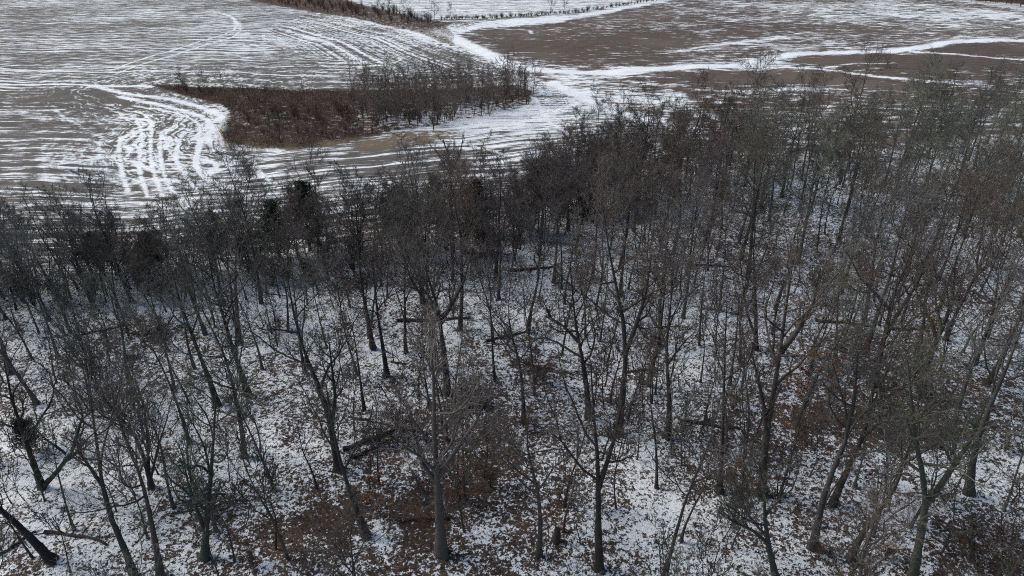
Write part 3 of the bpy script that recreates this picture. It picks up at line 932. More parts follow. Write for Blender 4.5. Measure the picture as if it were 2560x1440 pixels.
# --- slender pole trees crowding between the bigger ones
POLE = [tree_meshes(60 + i, h=9.0, r=rng.uniform(0.07, 0.095), bole=rng.uniform(0.38, 0.5), limbs=10, limb_ang=46, limb_ratio=0.3, up=0.13, spread_gn=0.2, lean=tuple(rng.normal(0, 0.7, 2)), wig=0.2, sub=5, br=4, tw=5, tip=0.12) for i in range(3)]
POLF = [tree_meshes(65 + i, h=9.0, r=0.08, bole=0.34, limbs=11, limb_ang=50, limb_ratio=0.36, up=0.12, spread_gn=0.22, lean=tuple(rng.normal(0, 0.6, 2)), wig=0.2, sub=6, br=6, tw=9, tip=0.12) for i in range(2)]
POL = []
n = 0
while n < 300:
    if n < 170:
        y = rng.uniform(30, 110)
        hw = 0.78 * (y * _cp + 35 * _sp) + 2
        x = rng.uniform(-hw, hw)
    else:
        u = rng.uniform(0.4, 8.5)
        p = EDGE[int(u)] + (EDGE[int(u) + 1] - EDGE[int(u)]) * (u % 1)
        x, y = p[0] + rng.normal(0, 2), p[1] - rng.uniform(0.5, 13)
    if not in_wood(x, y) or any((x - a) ** 2 + (y - b) ** 2 < 1.0 for a, b in placed) or any((x - c[0]) ** 2 + (y - c[1]) ** 2 < 0.6 * rr * rr for c, rr in CLEAR):
        continue
    s = rng.uniform(0.75, 1.2)
    o = put_tree('pole_tree', POLE[rng.integers(3)] if y < 66 else POLF[rng.integers(2)], x, y, rng.uniform(0, 6.28), s, s * rng.uniform(0.85, 1.15), False, bark_tint(x, y, rng) * 1.1)
    o['_tone'] = TONE
    POL.append((o, x, y))
    n += 1

# --- young oaks that still hold russet leaves
OAKSPOT = [((2010, 1030), 1.15, 'rust-red leafy young oak on snow at lower right, the brightest'), ((2075, 1020), 0.9, 'smaller rust-leaved oak touching the brightest one on its right'),
           ((2150, 720), 1.1, 'russet-leaved young oak under the big forked brown tree'), ((2045, 745), 0.9, 'faded russet oak left of the big forked brown tree'),
           ((2130, 900), 0.8, 'low russet oak between trunks at right'), ((2300, 900), 0.9, 'russet oak sprig beside the thick pale tree at right'),
           ((1850, 1235), 0.7, 'brown-leaved oak sprig at the foot of the tall thick brown trunk'), ((540, 620), 1.0, 'faint russet oak inside the left edge of the wood'),
           ((200, 690), 0.9, 'dark russet oak among the trees at far left'), ((1150, 1240), 0.75, 'russet oak sprig right of the stout pale grey oak'),
           ((950, 1290), 0.7, 'russet oak sprig left of the stout pale grey oak')]
for (px, py), s, lab in OAKSPOT:
    p = at(px, py)
    o = put_tree('leafy_oak', OAKS[rng.integers(2)], p[0], p[1], rng.uniform(0, 6.28), s * 1.15, s, False, (0.06, 0.05, 0.042))
    tag(o, lab, 'oak')

# --- red cedars
def cedar_meshes(seed, h, w, foliage):
    rg = np.random.default_rng(seed)
    st = make_stem(rg, h, 0.16, (0, 0), 0.08)
    tr = sweep(st[None], stem_radius(14, 0.15, 0.1)[None], 7)
    n = 150
    t = rg.uniform(0.06, 0.99, n)
    prof = np.sin(np.clip((1 - t) * 1.25, 0, 1) * PI / 2) ** 0.85 * (0.65 + 0.35 * np.clip(t / 0.15, 0, 1))
    az = rg.uniform(0, 2 * PI, n)
    L = (w * prof * rg.uniform(0.6, 1.12, n)).clip(0.25)
    elev = 0.35 + 0.5 * t + rg.normal(0, 0.12, n)
    k = 6
    P = np.empty((n, k, 3))
    i = np.minimum((t * 13).astype(int), 12)
    P[:, 0] = st[i] * (1 - (t * 13 - i))[:, None] + st[i + 1] * (t * 13 - i)[:, None]
    d = np.stack([np.cos(az) * np.cos(elev), np.sin(az) * np.cos(elev), np.sin(elev)], 1)
    for j in range(1, k):
        d = norm(d + np.array([0, 0, 0.12]) + rg.normal(0, 0.1, (n, 3)))
        P[:, j] = P[:, j - 1] + d * (L / (k - 1))[:, None]
    Rr = np.linspace(0.03, 0.008, k)[None].repeat(n, 0)
    br = sweep(P, Rr, 4)
    Sp, SpR = spawn(rg, P, Rr, 9, 0.2, 1.0, 48, 0.42, 4, 0.12, 0.16, 0.6, 0.01, minr=0.012)
    # foliage sprays: tapering blades round each side shoot
    idx = np.repeat(np.arange(len(Sp)), 7)
    f = rg.uniform(0.15, 1.0, len(idx)) * 3
    ii = np.minimum(f.astype(int), 2)
    wv = (f - ii)[:, None]
    B = Sp[idx, ii] * (1 - wv) + Sp[idx, ii + 1] * wv
    T = norm(Sp[idx, ii + 1] - Sp[idx, ii])
    dd = norm(T * 0.9 + rg.normal(0, 0.6, (len(idx), 3)) + np.array([0, 0, 0.2]))
    s = norm(np.cross(dd, rg.normal(0, 1, (len(idx), 3))))
    Ln = rg.uniform(0.12, 0.30, len(idx))[:, None]
    V = np.stack([B, B + dd * Ln * 0.45 + s * Ln * 0.22, B + dd * Ln, B + dd * Ln * 0.45 - s * Ln * 0.22], 1).reshape(-1, 3)
    F = np.arange(len(V)).reshape(-1, 4)
    return dict(trunk=mesh_np('trunk', *tr, BARK, True), branches=mesh_np('branches', *join([br, sweep(Sp, SpR, 3)]), BARK), foliage=mesh_np('foliage', V, F, foliage))

CED = [cedar_meshes(200, 8.0, 3.3, CEDAR), cedar_meshes(201, 7.0, 3.4, CEDAR), cedar_meshes(202, 6.6, 3.1, CEDAR_BROWN)]
# top of the crown in the photograph, height and depth from the wood's edge
CEDSPOT = [((775, 620), 1.08, 0, 'dark green red cedar, tallest of the clump at the wood edge'), ((700, 640), 0.95, 1, 'dark green cedar at the left end of the cedar clump'),
           ((1000, 612), 1.05, 2, 'broad bronzed cedar right of the cedar clump'), ((1092, 560), 0.8, 0, 'small dark cedar under the lone bare tree'),
           ((1195, 588), 1.0, 2, 'narrow bronzed cedar right of the lone bare tree'), ((1215, 640), 0.62, 2, 'squat brown cedar over the snow, centre'), ((1378, 520), 0.95, 2, 'bronzed cedar at the edge where the wood turns back'),
           ((260, 690), 0.75, 1, 'low dark cedar at the left wood edge'),
           ((390, 690), 0.8, 2, 'bronzed cedar behind bare trunks at left'), ((80, 1130), 0.45, 2, 'low mossy evergreen behind the snow-topped twin tree'),
           ]
CEDXY = []
for (px, py), s, k, lab in CEDSPOT:
    p = at(px, py)
    o = thing('red_cedar', p[0], p[1], rng.uniform(0, 6.28), s, s * rng.uniform(0.95, 1.08))
    for nm in ('trunk', 'branches', 'foliage'):
        link(nm, CED[k][nm], o, (0.06, 0.05, 0.04))
    tag(o, lab, 'cedar', 'red cedars at the wood edge')
    CEDXY.append(p)

# --- lone bare tree standing clear above the wood edge, and the snapped pale one
def lone(lab, foot_px, stem_px, forks, r, colr, seed, pale=False, nl=6):
    foot = at(*foot_px)
    P0 = np.array([on_plane(a, b, foot[1]) for a, b in [foot_px] + stem_px])
    P0[:, :2] -= foot
    P0[:, 2] -= P0[0, 2] + 0.12
    stems = [(P0, r)]
    for fr, fp in forks:
        Pf = np.array([on_plane(a, b, foot[1]) for a, b in fp])
        Pf[:, :2] -= foot
        Pf[:, 2] -= 0.12
        dense = resample(P0, 60)
        j = np.argmin(((dense[:, [0, 2]] - Pf[0, [0, 2]]) ** 2).sum(1))
        Pf += dense[j] - Pf[0]
        stems.append((Pf, fr))
    M = tree_meshes(seed, stems=stems, limbs=nl, bole=0.55, limb_ratio=0.3, sub=4, br=4, tw=3, tip=0.3)
    o = put_tree('bare_tree', M, foot[0], foot[1], 0, 1, 1, True, colr)
    tag(o, lab, 'tree')
    if pale:
        q = np.array([on_plane(a, b, foot[1] - 0.2) for a, b in [(728, 615), (736, 602), (743, 588)]])
        q[:, :2] -= foot
        V, F = sweep(q[None], np.array([[0.10, 0.07, 0.01]]), 5)
        link('splintered_wood', mesh_np('splintered_wood', V, F, SPLIT), o)
        q = np.array([on_plane(a, b, foot[1] - 0.2) for a, b in [(735, 640), (748, 624)]])
        q[:, :2] -= foot
        V, F = sweep(q[None], np.array([[0.07, 0.02]]), 5)
        link('splintered_wood', mesh_np('splintered_wood', V, F, SPLIT), o)
    return foot

LONE = lone('lone bare tree with wide forked crown standing out against the snowy field', (1128, 560), [(1127, 480), (1126, 430), (1122, 390), (1108, 345)],
            [(0.13, [(1126, 432), (1150, 380), (1160, 330)]), (0.10, [(1126, 430), (1095, 380), (1070, 350)])], 0.22, (0.05, 0.043, 0.038), 321)
SNAG = lone('pale thin tree with a snapped splintered stem before the cedar clump', (722, 690), [(718, 630), (712, 570), (700, 530), (690, 500)],
            [(0.09, [(716, 620), (745, 560), (770, 510)]), (0.08, [(714, 590), (690, 560), (670, 540)])], 0.13, (0.125, 0.115, 0.098), 322, True)

# --- grove in the field
GT = []
tries = 0
gw = []
while len(gw) < 170 and tries < 20000:
    tries += 1
    x = rng.uniform(GROVE_WOOD[:, 0].min(), GROVE_WOOD[:, 0].max())
    y = rng.uniform(GROVE_WOOD[:, 1].min(), GROVE_WOOD[:, 1].max())
    if inside(np.array([[x, y]]), GROVE_WOOD)[0] and all((x - a) ** 2 + (y - b) ** 2 > 1.6 for a, b in gw):
        gw.append((x, y))
for x, y in gw:
    s = rng.uniform(0.6, 1.2)
    o = put_tree('young_tree', YOUNG[rng.integers(3)], x, y, rng.uniform(0, 6.28), s, s * rng.uniform(0.85, 1.2), False, np.array([0.115, 0.100, 0.088]) * rng.uniform(0.7, 1.35))
    GT.append((o, x, y))
GSPOT = [((700, 358), 1.15, 'small dense bare tree at the near corner of the field grove'), ((1083, 322), 1.3, 'pale taller young tree at the near edge of the field grove'), ((1316, 262), 1.25, 'dark young tree at the right tip of the field grove'),
         ((1262, 240), 1.3, 'tall dark tree near the right tip of the field grove'), ((510, 228), 0.8, 'small bare tree on the left tail of the field grove'), ((460, 222), 0.8, 'leftmost bare tree on the tail of the field grove'), ((560, 228), 0.7, 'third bare tree along the tail of the field grove'), ((760, 232), 0.45, 'tiny bare sapling behind the red brush of the grove')]
for (px, py), s, lab in GSPOT:
    p = at(px, py)
    o = put_tree('young_tree', YOUNG[rng.integers(3)], p[0], p[1], rng.uniform(0, 6.28), s * 1.15, s, True, np.array([0.055, 0.047, 0.042]))
    tag(o, lab, 'tree', 'trees of the field grove')

# --- shrubs: many stems from one foot
def shrub_mesh(seed, h, n=16, w=0.8):
    rg = np.random.default_rng(seed)
    az = rg.uniform(0, 2 * PI, n)
    sp = rg.uniform(0.05, w, n)
    z = np.linspace(0, 1, 5)
    H = h * rg.uniform(0.55, 1.05, n)
    P = np.stack([np.cos(az)[:, None] * sp[:, None] * z ** 1.3, np.sin(az)[:, None] * sp[:, None] * z ** 1.3, H[:, None] * z - 0.05], -1)
    P[:, 1:] += rg.normal(0, 0.05, (n, 4, 3))
    Rr = np.linspace(0.016, 0.006, 5)[None].repeat(n, 0)
    S, SR = spawn(rg, P, Rr, 7, 0.2, 1.0, 38, 0.38, 4, 0.12, 0.18, 0.7, 0.005, minr=0.008)
    W, WR = spawn(rg, S, SR, 5, 0.2, 1.0, 38, 0.45, 3, 0.1, 0.18, 0.7, 0.004, minr=0.006)
    return mesh_np('stems', *sweep(P, Rr, 4), TWIG), mesh_np('twigs', *join([sweep(S, SR, 3), sweep(W, WR, 3)]), TWIG)

SHR = [shrub_mesh(400 + i, 2.2 + 0.3 * i, 18, 0.9 + 0.1 * i) for i in range(3)]

def put_shrub(x, y, s, colr, sz=None, name='grove_bush'):
    o = thing(name, x, y, rng.uniform(0, 6.28), s, sz)
    k = rng.integers(3)
    link('stems', SHR[k][0], o, colr)
    link('twigs', SHR[k][1], o, colr)
    return o

SH = []
# brown understorey bushes along the middle of the grove
n = 0
for x_, y_, s_, nn in [(760, 300, 1.0, 14), (900, 280, 1.2, 18), (980, 300, 1.1, 16), (1100, 290, 1.0, 18), (1220, 270, 0.9, 12), (640, 270, 1.0, 10), (700, 330, 0.9, 8), (860, 340, 0.9, 8), (480, 232, 0.9, 8)]:
    for j in range(nn):
        p = at(x_ + rng.normal(0, 60), y_ + rng.normal(0, 14))
        if inside(p[None], GROVE)[0]:
            g, sc = rng.uniform(0.7, 1.3), s_ * rng.uniform(0.7, 1.2)
            o = put_shrub(p[0], p[1], sc, np.array([[0.070, 0.046, 0.038], [0.078, 0.066, 0.056], [0.085, 0.070, 0.050]][rng.integers(3)]) * g)
            px, py = pix(p[0], p[1])
            size = 'small' if sc < 0.8 else ('tall' if sc > 1.1 else 'middling')
            tone = 'dark brown' if g < 0.88 else ('pale brown' if g > 1.12 else 'brown')
            where = 'on the left tail' if px < 560 else ('in the red brush' if px < 880 else 'under the trees')
            row = 'at the near edge' if py > 310 else ('at the back' if py < 270 else 'in the middle')
            tag(o, f'{size} {tone} bush {where} of the field grove, {row}', 'bush', f'{size} {tone} bushes {where} of the field grove {row}')
# hedge strip at the top and the thin hedgerow to its right
hx = [(560 + 520 * u, -6 + 64 * u) for u in np.linspace(0, 1, 60)]
for i, (px, py) in enumerate(hx):
    for j in range(2):
        p = at(px + rng.normal(0, 16), py - 4 + rng.normal(0, 7))
        if inside(p[None], HEDGE)[0]:
            o = put_shrub(p[0], p[1], rng.uniform(0.8, 1.6), np.array([0.066, 0.050, 0.042]) * rng.uniform(0.7, 1.3), None, 'hedge_bush')
            tag(o, 'brown bush in the broad hedge strip at the top left', 'bush', 'bushes of the hedge strip')
for u in np.linspace(0, 1, 110):
    px = 1100 + 540 * u
    py = np.interp(px, [1100, 1250, 1400, 1500, 1620, 1640], [48, 46, 36, 24, 4, 1])
    p = at(px + rng.normal(0, 3), py + rng.normal(0, 1))
    o = put_shrub(p[0], p[1], rng.uniform(0.6, 1.2), np.array([0.06, 0.05, 0.045]) * rng.uniform(0.7, 1.2), rng.uniform(0.35, 0.75), 'hedge_bush')
    tag(o, 'low bush in the thin hedgerow beyond the soil field', 'bush', 'bushes of the thin hedgerow')
for i in range(22):
    p = at(2400 + i * 14 + rng.normal(0, 5), -2 + i * 1.6 + rng.normal(0, 3))
    o = put_shrub(p[0], p[1], rng.uniform(0.8, 1.5), np.array([0.07, 0.052, 0.043]) * rng.uniform(0.7, 1.2), None, 'hedge_bush')
    tag(o, 'brown bush in the hedge at the top right corner', 'bush', 'bushes of the corner hedge')
HT = [((1376, 33), 1.15, 'left one of two small bare trees in the thin hedgerow'), ((1410, 30), 1.05, 'right one of two small bare trees in the thin hedgerow'), ((975, 50), 1.3, 'bare tree at the right end of the hedge strip'),
      ((1010, 52), 1.2, 'second bare tree at the right end of the hedge strip'), ((1085, 48), 1.2, 'slender bare tree just past the hedge strip'), ((1128, 48), 1.0, 'lone slender bare tree by the thin hedgerow start'), ((945, 36), 1.1, 'bare tree half behind the hedge strip end'),
      ((880, 20), 1.2, 'bare tree rising from the middle of the hedge strip'), ((2190, 168), 0.8, 'dark bushy tree in the soil field by the snow strip'), ((2170, 172), 0.6, 'smaller bushy tree left of the one by the snow strip'), ((2215, 172), 0.6, 'smaller bushy tree right of the one by the snow strip')]
for (px, py), s, lab in HT:
    p = at(px, py)
    o = put_tree('young_tree', YOUNG[rng.integers(3)], p[0], p[1], rng.uniform(0, 6.28), s * 1.2, s, False, np.array([0.05, 0.043, 0.04]))
    tag(o, lab, 'tree')

# thicket along the wood edge and scattered understorey bushes
n = 0
while n < 150:
    if n < 95:
        u = rng.uniform(0.3, len(EDGE) - 2.01)
        e0, e1 = EDGE[int(u)], EDGE[int(u) + 1]
        p = e0 + (e1 - e0) * (u % 1) + np.array([rng.normal(0, 1.5), -rng.uniform(0.5, 9)])
        s_ = rng.uniform(1.2, 2.3)
        cl = bark_tint(p[0], p[1], rng)
    else:
        y = rng.uniform(27, 80)
        hw = 0.75 * (y * _cp + 35 * _sp)
        p = np.array([rng.uniform(-hw, hw), y])
        s_ = rng.uniform(0.5, 1.1)
        cl = np.array([0.085, 0.060, 0.047]) * rng.uniform(0.7, 1.3)
    if not in_wood(p[0], p[1]):
        continue
    o = put_shrub(p[0], p[1], s_, cl, s_ * rng.uniform(0.8, 1.1), 'thicket_bush' if n < 95 else 'woodland_bush')
    px = pix(p[0], p[1])[0]
    side = 'at left' if px < 850 else ('at centre' if px < 1700 else 'at right')
    if n < 95:
        side = f"{side}, {'small' if s_ < 1.6 else ('big' if s_ > 2.0 else 'medium')} and {TONE}"
        tag(o, f'twiggy bush in the thicket along the far wood edge {side}', 'bush', f'thicket bushes along the wood edge {side}')
    else:
        row = 'near the bottom' if p[1] < 42 else 'in the middle of the wood'
        tag(o, f'low brown bush on the snowy woodland floor {row} {side}', 'bush', f'low bushes {row} {side}')
    n += 1

# --- low growth nobody could count: red brush of the grove, dry grass
def blades(name, polys, n, h, w, mat, label, cat, bend=0.5, exclude=None):
    rg = np.random.default_rng(len(name) + n)
    pts = []
    for poly in polys:
        c = rg.uniform(poly.min(0), poly.max(0), (n * 3, 2))
        c = c[inside(c, poly)]
        if exclude is not None:
            c = c[~inside(c, exclude) | (rg.random(len(c)) < 0.12)]
        pts.append(c)
    c = np.vstack(pts)
    c = c[rg.permutation(len(c))[:n]]
    clump = 0.5 + 0.5 * np.sin(c[:, 0] * 0.9 + np.sin(c[:, 1] * 0.7) * 2) * np.sin(c[:, 1] * 0.8 + 1)
    m = len(c)
    H = h * rg.uniform(0.4, 1.2, m) * (0.45 + 0.8 * clump)
    az = rg.uniform(0, 2 * PI, m)
    dirv = np.stack([np.cos(az), np.sin(az)], 1) * (H * bend)[:, None]
    b = np.column_stack([c, hgt(c[:, 0], c[:, 1]) - 0.03])
    mid = b + np.column_stack([dirv * 0.35, H * 0.7])
    tip = b + np.column_stack([dirv, H * rg.uniform(0.75, 1.05, m)])
    s = np.column_stack([-np.sin(az + 0.6), np.cos(az + 0.6), np.zeros(m)]) * w
    V = np.stack([b - s, b + s, mid + s * 0.7, mid - s * 0.7, tip + s * 0.2, tip - s * 0.2], 1).reshape(-1, 3)
    i = (np.arange(m) * 6)[:, None]
    F = np.vstack([i + np.array([[0, 1, 2, 3]]), i + np.array([[3, 2, 4, 5]])])
    o = link(name, mesh_np(name, V, F, mat))
    tag(o, label, cat, kind='stuff')

blades('red_brush', [GROVE], 30000, 1.0, 0.016, BRAMBLE, 'dense red-brown brush covering the left of the field grove', 'brush', 0.7, GROVE_WOOD)
blades('hedge_brush', [HEDGE, CORNER], 16000, 1.2, 0.03, BRAMBLE, 'brown brush under the hedge strip', 'brush', 0.6)
blades('dry_grass', [TAN, TAN2, TAN4], 15000, 0.6, 0.015, DRYGRASS, 'tan dry grass beside the field edges', 'grass', 0.7)

# --- fallen logs
def log(px_pts, r, lab, seed, stubs=3):
    rg = np.random.default_rng(seed)
    pts = np.array([at(*p) for p in px_pts])
    c = pts.mean(0)
    P = np.column_stack([pts - c, np.zeros(len(pts))])
    k = 10
    Pr = resample(P, k)
    Pr[:, :2] += rg.normal(0, 0.05, (k, 2))
    zb = hgt(Pr[:, 0] + c[0], Pr[:, 1] + c[1]) - float(hgt(*c))
    Rr = r * np.linspace(1.0, 0.6, k) * rg.uniform(0.9, 1.1, k)
    Pr[:, 2] = zb + Rr * 0.75
    o = thing('fallen_log', c[0], c[1])
    V, F = sweep(Pr[None], Rr[None], 10)
    V += rg.normal(0, r * 0.05, V.shape)
    caps = np.array([[0, 3, 6, 9], [k * 10 - 10, k * 10 - 7, k * 10 - 4, k * 10 - 1]])
    # closed ends as fans of quads
    e = []
    for b in (0, (k - 1) * 10):
        for s in range(1, 8, 2):
            e.append([b, b + s, b + s + 1, b + min(s + 2, 9)])
    link('trunk', mesh_np('trunk', V, np.vstack([F, np.array(e)]), LOG, True), o)
    for j in range(stubs):
        t = rg.uniform(0.2, 0.9)
        q = Pr[int(t * (k - 1))]
        d = norm(rg.normal(0, 1, 3) * np.array([1, 1, 0.3]) + np.array([0, 0, 0.6]))
        L = rg.uniform(0.5, 1.8)
        sp = np.array([q, q + d * L * 0.5 + rg.normal(0, 0.05, 3), q + d * L])
        link('branch_stub', mesh_np('branch_stub', *sweep(sp[None], np.array([[0.06, 0.045, 0.015]]), 5), LOG), o)
    tag(o, lab, 'log')
    return c

LOGS = {}
for i, (pts, r, lab) in enumerate([
    ([(992, 803), (1080, 804), (1180, 799)], 0.24, 'long dark fallen log lying level left of centre'),
    ([(1215, 856), (1265, 846), (1316, 833)], 0.17, 'short slanting fallen log right of the long level log'),
    ([(1276, 677), (1320, 677), (1384, 674)], 0.22, 'dark fallen log farther back at centre'),
    ([(976, 904), (1016, 910)], 0.14, 'small dark log on snow beside the dark straight trunk'),
    ([(1700, 1050), (1760, 1058), (1855, 1070)], 0.17, 'thin fallen log left of the tall thick brown trunk'),
    ([(1990, 1075), (2018, 1108), (2040, 1128)], 0.24, 'short slanted log below the rust-red oak'),
    ([(2290, 1095), (2335, 1112), (2385, 1130)], 0.28, 'dark log on snow at right below the thick pale tree'),
    ([(1720, 664), (1770, 664), (1830, 668)], 0.16, 'thin level log in the right middle distance'),
    ([(2040, 800), (2100, 806), (2180, 818)], 0.22, 'mossy fallen log among russet oaks at right'),
    ([(860, 1130), (930, 1102), (1000, 1070)], 0.24, 'broken log at the bottom of the fallen tree top'),
    ([(880, 1150), (935, 1125), (985, 1092)], 0.17, 'second broken log of the fallen tree top, lying nearer'),
    ([(185, 843), (260, 825), (330, 808)], 0.12, 'thin fallen pole on snow at left'),
    ([(0, 1395), (50, 1360), (90, 1335)], 0.13, 'thin fallen branch in the lower left corner'),
    ([(120, 1335), (220, 1350), (270, 1368)], 0.15, 'crooked fallen branch right of the corner trunk'),
    ([(2210, 820), (2260, 822), (2310, 824)], 0.15, 'low branch on the snow at the far right'),
    ([(1560, 930), (1600, 925), (1660, 928)], 0.12, 'thin stick lying between trunks right of centre'),
]):
    LOGS[lab] = log(pts, r * 0.8, lab, 700 + i)

def stump(px, r, h, lab, seed):
    rg = np.random.default_rng(seed)
    c = at(*px)
    o = thing('tree_stump', c[0], c[1])
    P = np.array([[0, 0, -0.1], [0.01, 0, h * 0.25], [0.02, 0.02, h * 0.7], [0.03, 0.03, h]])
    V, F = sweep(P[None], np.array([[r * 1.5, r * 1.1, r, r * 0.95]]), 10)
    V[30:40, 2] += rg.uniform(-0.12, 0.12, 10) * h
    link('trunk', mesh_np('trunk', V, F, LOG, True), o)
    e = [[0, s, s + 1, min(s + 2, 9)] for s in range(1, 8, 2)]
    link('broken_top', mesh_np('broken_top', V[30:40] - np.array([0, 0, 0.02]), np.array(e), SPLIT), o)
    tag(o, lab, 'stump')

stump((323, 893), 0.42, 0.55, 'dark rotting stump on snow at left', 1)
stump((1392, 1350), 0.2, 1.5, 'broken upright stub right of the stout pale grey oak', 2)

# --- heaps of fallen branches
def heap(px, rx, ry, h, nb, lab, seed, colr):
    rg = np.random.default_rng(seed)
    c = at(*px)
    o = thing('brush_heap', c[0], c[1])
    def sticks(n, L, r, k, hh):
        a = rg.uniform(0, 2 * PI, n)
        d = np.stack([np.cos(a), np.sin(a), rg.normal(0.05, 0.16, n)], 1)
        q = rg.normal(0, 0.45, (n, 2)) * np.array([rx, ry])
        m = np.column_stack([q, rg.uniform(0.05, 1, n) * hh * np.exp(-((q / np.array([rx, ry])) ** 2).sum(1))])
        LL = L * rg.uniform(0.5, 1.3, n)
        t = np.linspace(-0.5, 0.5, k)
        P = m[:, None] + d[:, None] * (LL[:, None, None] * t[None, :, None])
        P[:, :, :] += rg.normal(0, 0.06, P.shape)
        P[:, :, 2] = np.abs(P[:, :, 2]) + 0.02
        Rr = (r * rg.uniform(0.6, 1.3, n))[:, None] * np.linspace(1, 0.35, k)[None]
        return P, Rr
    P, Rr = sticks(nb, 3.6, 0.07, 6, h)
    for j in range(nb):
        link('branch', mesh_np('branch', *sweep(P[j:j + 1], Rr[j:j + 1], 6), LOG, True), o)
    S, SR = spawn(rg, P, Rr, 9, 0.1, 1.0, 45, 0.4, 4, 0.05, 0.2, 0.6, 0.006, minr=0.012)
    W, WR = spawn(rg, S, SR, 6, 0.1, 1.0, 42, 0.5, 3, 0.03, 0.2, 0.7, 0.004, minr=0.007)
    link('twigs', mesh_np('twigs', *join([sweep(S, SR, 3), sweep(W, WR, 3)]), TWIG), o, colr)
    tag(o, lab, 'brush heap')
    return c

HEAPS = {}
for i, a in enumerate([((960, 1095), 3.2, 2.0, 1.6, 16, 'dark tangle of a fallen tree top, left of the pale oak', (0.045, 0.038, 0.033)),
                       ((1165, 1010), 2.2, 1.6, 1.3, 12, 'brown heap of branches behind the pale oak', (0.055, 0.042, 0.035)),
                       ((1215, 640), 3.0, 2.0, 1.2, 10, 'dark brush heap on snow under the squat cedar', (0.035, 0.030, 0.026)),
                       ((880, 712), 3.0, 2.0, 1.0, 10, 'dark brush heap left of the long level log', (0.04, 0.033, 0.028)),
                       ((385, 828), 4.5, 1.6, 0.9, 14, 'long reddish brush heap among trunks at left', (0.085, 0.052, 0.04)),
                       ((2250, 1000), 3.2, 2.0, 1.2, 14, 'brown brush heap at right beneath the thick pale tree', (0.06, 0.046, 0.038)),
                       ((1330, 930), 2.4, 1.4, 1.0, 8, 'brown bramble heap left of the twig-knotted tree', (0.075, 0.052, 0.042)),
                       ((1120, 1240), 3.4, 2.6, 0.8, 5, 'reddish bramble tangle around the pale oak foot', (0.085, 0.055, 0.042)),
                       ((2480, 1400), 3.0, 2.4, 1.4, 10, 'dim brush tangle in the lower right corner', (0.06, 0.052, 0.042)),
                       ((520, 1290), 3.4, 2.2, 1.4, 12, 'grey brush tangle behind the mossy thick-based tree', (0.065, 0.064, 0.060))]):
    HEAPS[a[5]] = heap(a[0], a[1], a[2], a[3], a[4], a[5], 800 + i, a[6])

# --- pale stone at the grove's near corner
c = at(567, 330)
rg = np.random.default_rng(3)
u, v = np.meshgrid(np.linspace(0, 2 * PI, 13)[:-1], np.linspace(0.02, PI - 0.02, 8))
dirs = np.stack([np.cos(u) * np.sin(v), np.sin(u) * np.sin(v), np.cos(v)], -1).reshape(-1, 3)
rad = 1 + 0.18 * np.sin(dirs @ np.array([3.1, 2.0, 1.0]) + 1) + 0.1 * np.sin(dirs @ np.array([-5, 4, 3.0]))
V = dirs * rad[:, None] * np.array([0.9, 0.8, 0.7]) + np.array([0, 0, 0.45])
F = [[r_ * 12 + s_, r_ * 12 + (s_ + 1) % 12, (r_ + 1) * 12 + (s_ + 1) % 12, (r_ + 1) * 12 + s_] for r_ in range(7) for s_ in range(12)]
o = link('boulder', mesh_np('boulder', V, np.array(F), STONE, True))
o.location = (c[0], c[1], float(hgt(*c)))
tag(o, 'pale boulder at the left tip of the field grove', 'boulder')

# ------------------------------------------------------------------ labels of the many trees: what each stands beside
MARK = [('the long dark level log', LOGS['long dark fallen log lying level left of centre']), ('the dark log farther back at centre', LOGS['dark fallen log farther back at centre']),
        ('the fallen tree top', HEAPS['dark tangle of a fallen tree top, left of the pale oak']), ('the stout pale grey oak', hero_xy[0]), ('the tall thick brown trunk', hero_xy[2]),
        ('the rust-red oak', at(2010, 1030)), ('the cedar clump', at(750, 640)), ('the squat brown cedar', at(1215, 640)), ('the snow-topped twin tree', hero_xy[7]),
        ('the long reddish brush heap', HEAPS['long reddish brush heap among trunks at left']), ('the lyre-shaped tree', hero_xy[19]), ('the big forked brown tree', hero_xy[22]), ('the dark corner trunk', hero_xy[8]),
        ('the thick pale tree', hero_xy[23]), ('the rotting stump', at(323, 893)), ('the twin-stemmed tree', hero_xy[25]), ('the mossy forked trunk', hero_xy[5]), ('the lone bare tree', LONE), ('the mossy thick-based tree', hero_xy[11])]
ORD = ['nearest', 'second', 'third', 'fourth']
used = {}
rest = []
cand = []
for o, x, y in ALL:
    if 'label' in o.keys():
        continue
    best = None
    for mi, (nm, q) in enumerate(MARK):
        d = math.hypot(x - q[0], y - q[1])
        if best is None or d < best[0]:
            dx, dy = x - q[0], y - q[1]
            side = ('right of' if dx > 0 else 'left of') if abs(dx) > abs(dy) else ('behind' if dy > 0 else 'in front of')
            best = (d, mi, side)
    cand.append((best[0], best[1], best[2], o, x, y))
cand.sort(key=lambda c_: c_[0])
cname = {'tall': 'tall', 'slim': 'slim', 'low-branched': 'low-branched'}
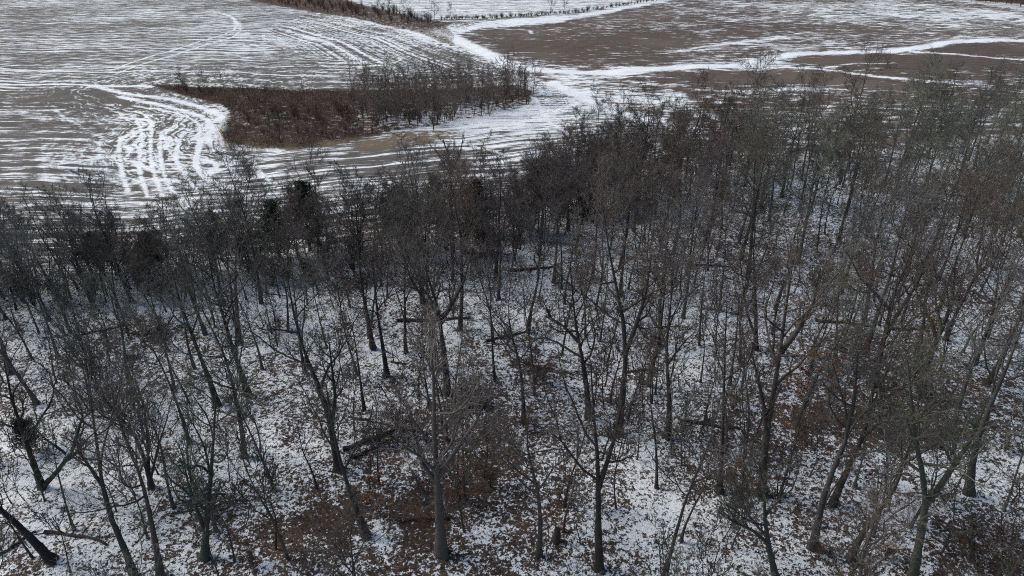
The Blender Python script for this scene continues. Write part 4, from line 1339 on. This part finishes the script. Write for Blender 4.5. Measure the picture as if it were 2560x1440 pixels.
for d, mi, side, o, x, y in cand:
    key = (mi, side)
    k = used.get(key, 0)
    px, py = pix(x, y)
    if k < 4 and d < 16 and -20 < px < 2580:
        used[key] = k + 1
        word = f"{cname[o['_kind']]} {o['_tone']} tree"
        tag(o, f"{word}, {'the nearest' if k == 0 else ORD[k] + ' nearest'} {side} {MARK[mi][0]}", 'tree', 'bare trees of the wood')
    else:
        rest.append((o, x, y))
for o, x, y in rest:
    px, py = pix(x, y)
    ed = edge_dist(x, y)
    band = 'along the far edge of the wood' if ed < 8 else ('in the front of the wood at the bottom' if y < 34 else ('in the middle of the wood' if y < 62 else 'deep in the back of the wood'))
    side = 'at far left' if px < 500 else ('left of centre' if px < 1100 else ('at centre' if px < 1600 else ('right of centre' if px < 2100 else 'at far right')))
    word = f"{cname[o['_kind']]} {o['_tone']} tree"
    lab = f'{word} {band} {side}'
    tag(o, lab, 'tree', f'{word}s {band} {side}')
for o, x, y in ALL:
    if '_kind' in o.keys():
        del o['_kind']
        del o['_tone']
for o, x, y in SAP:
    px, py = pix(x, y)
    row = 'near the bottom' if y < 38 else ('in the middle of the wood' if y < 60 else 'far back in the wood')
    side = 'at left' if px < 850 else ('at centre' if px < 1700 else 'at right')
    tone = o['_tone']
    tag(o, f'thin {tone} sapling among the trunks {row} {side}', 'sapling', f'{tone} saplings {row} {side}')
    del o['_tone']
for o, x, y in POL:
    px, py = pix(x, y)
    row = 'in the front of the wood' if y < 42 else ('in the middle of the wood' if y < 64 else 'far back in the wood')
    side = 'at far left' if px < 500 else ('left of centre' if px < 1100 else ('at centre' if px < 1600 else ('right of centre' if px < 2100 else 'at far right')))
    tone = o['_tone']
    tag(o, f'slender {tone} pole tree {row} {side}', 'tree', f'{tone} pole trees {row} {side}')
    del o['_tone']
for o, x, y in GT:
    px, py = pix(x, y)
    side = 'left' if px < 1020 else ('middle' if px < 1180 else 'right')
    size = 'short' if o.scale[2] < 0.8 else ('tall' if o.scale[2] > 1.02 else 'middling')
    row = 'back' if py < 250 else ('near' if py > 282 else 'middle')
    tag(o, f'{size} thin young tree in the {row} row of the field grove, {side} part', 'tree', f'{size} young trees in the {row} {side} of the field grove')
tot = sum(len(m.polygons) for m in bpy.data.meshes)
print('faces', tot, 'objects', len(bpy.data.objects), 'over long', sum(1 for o in C.objects if len(str(o.get('label', '')).split()) > 16))
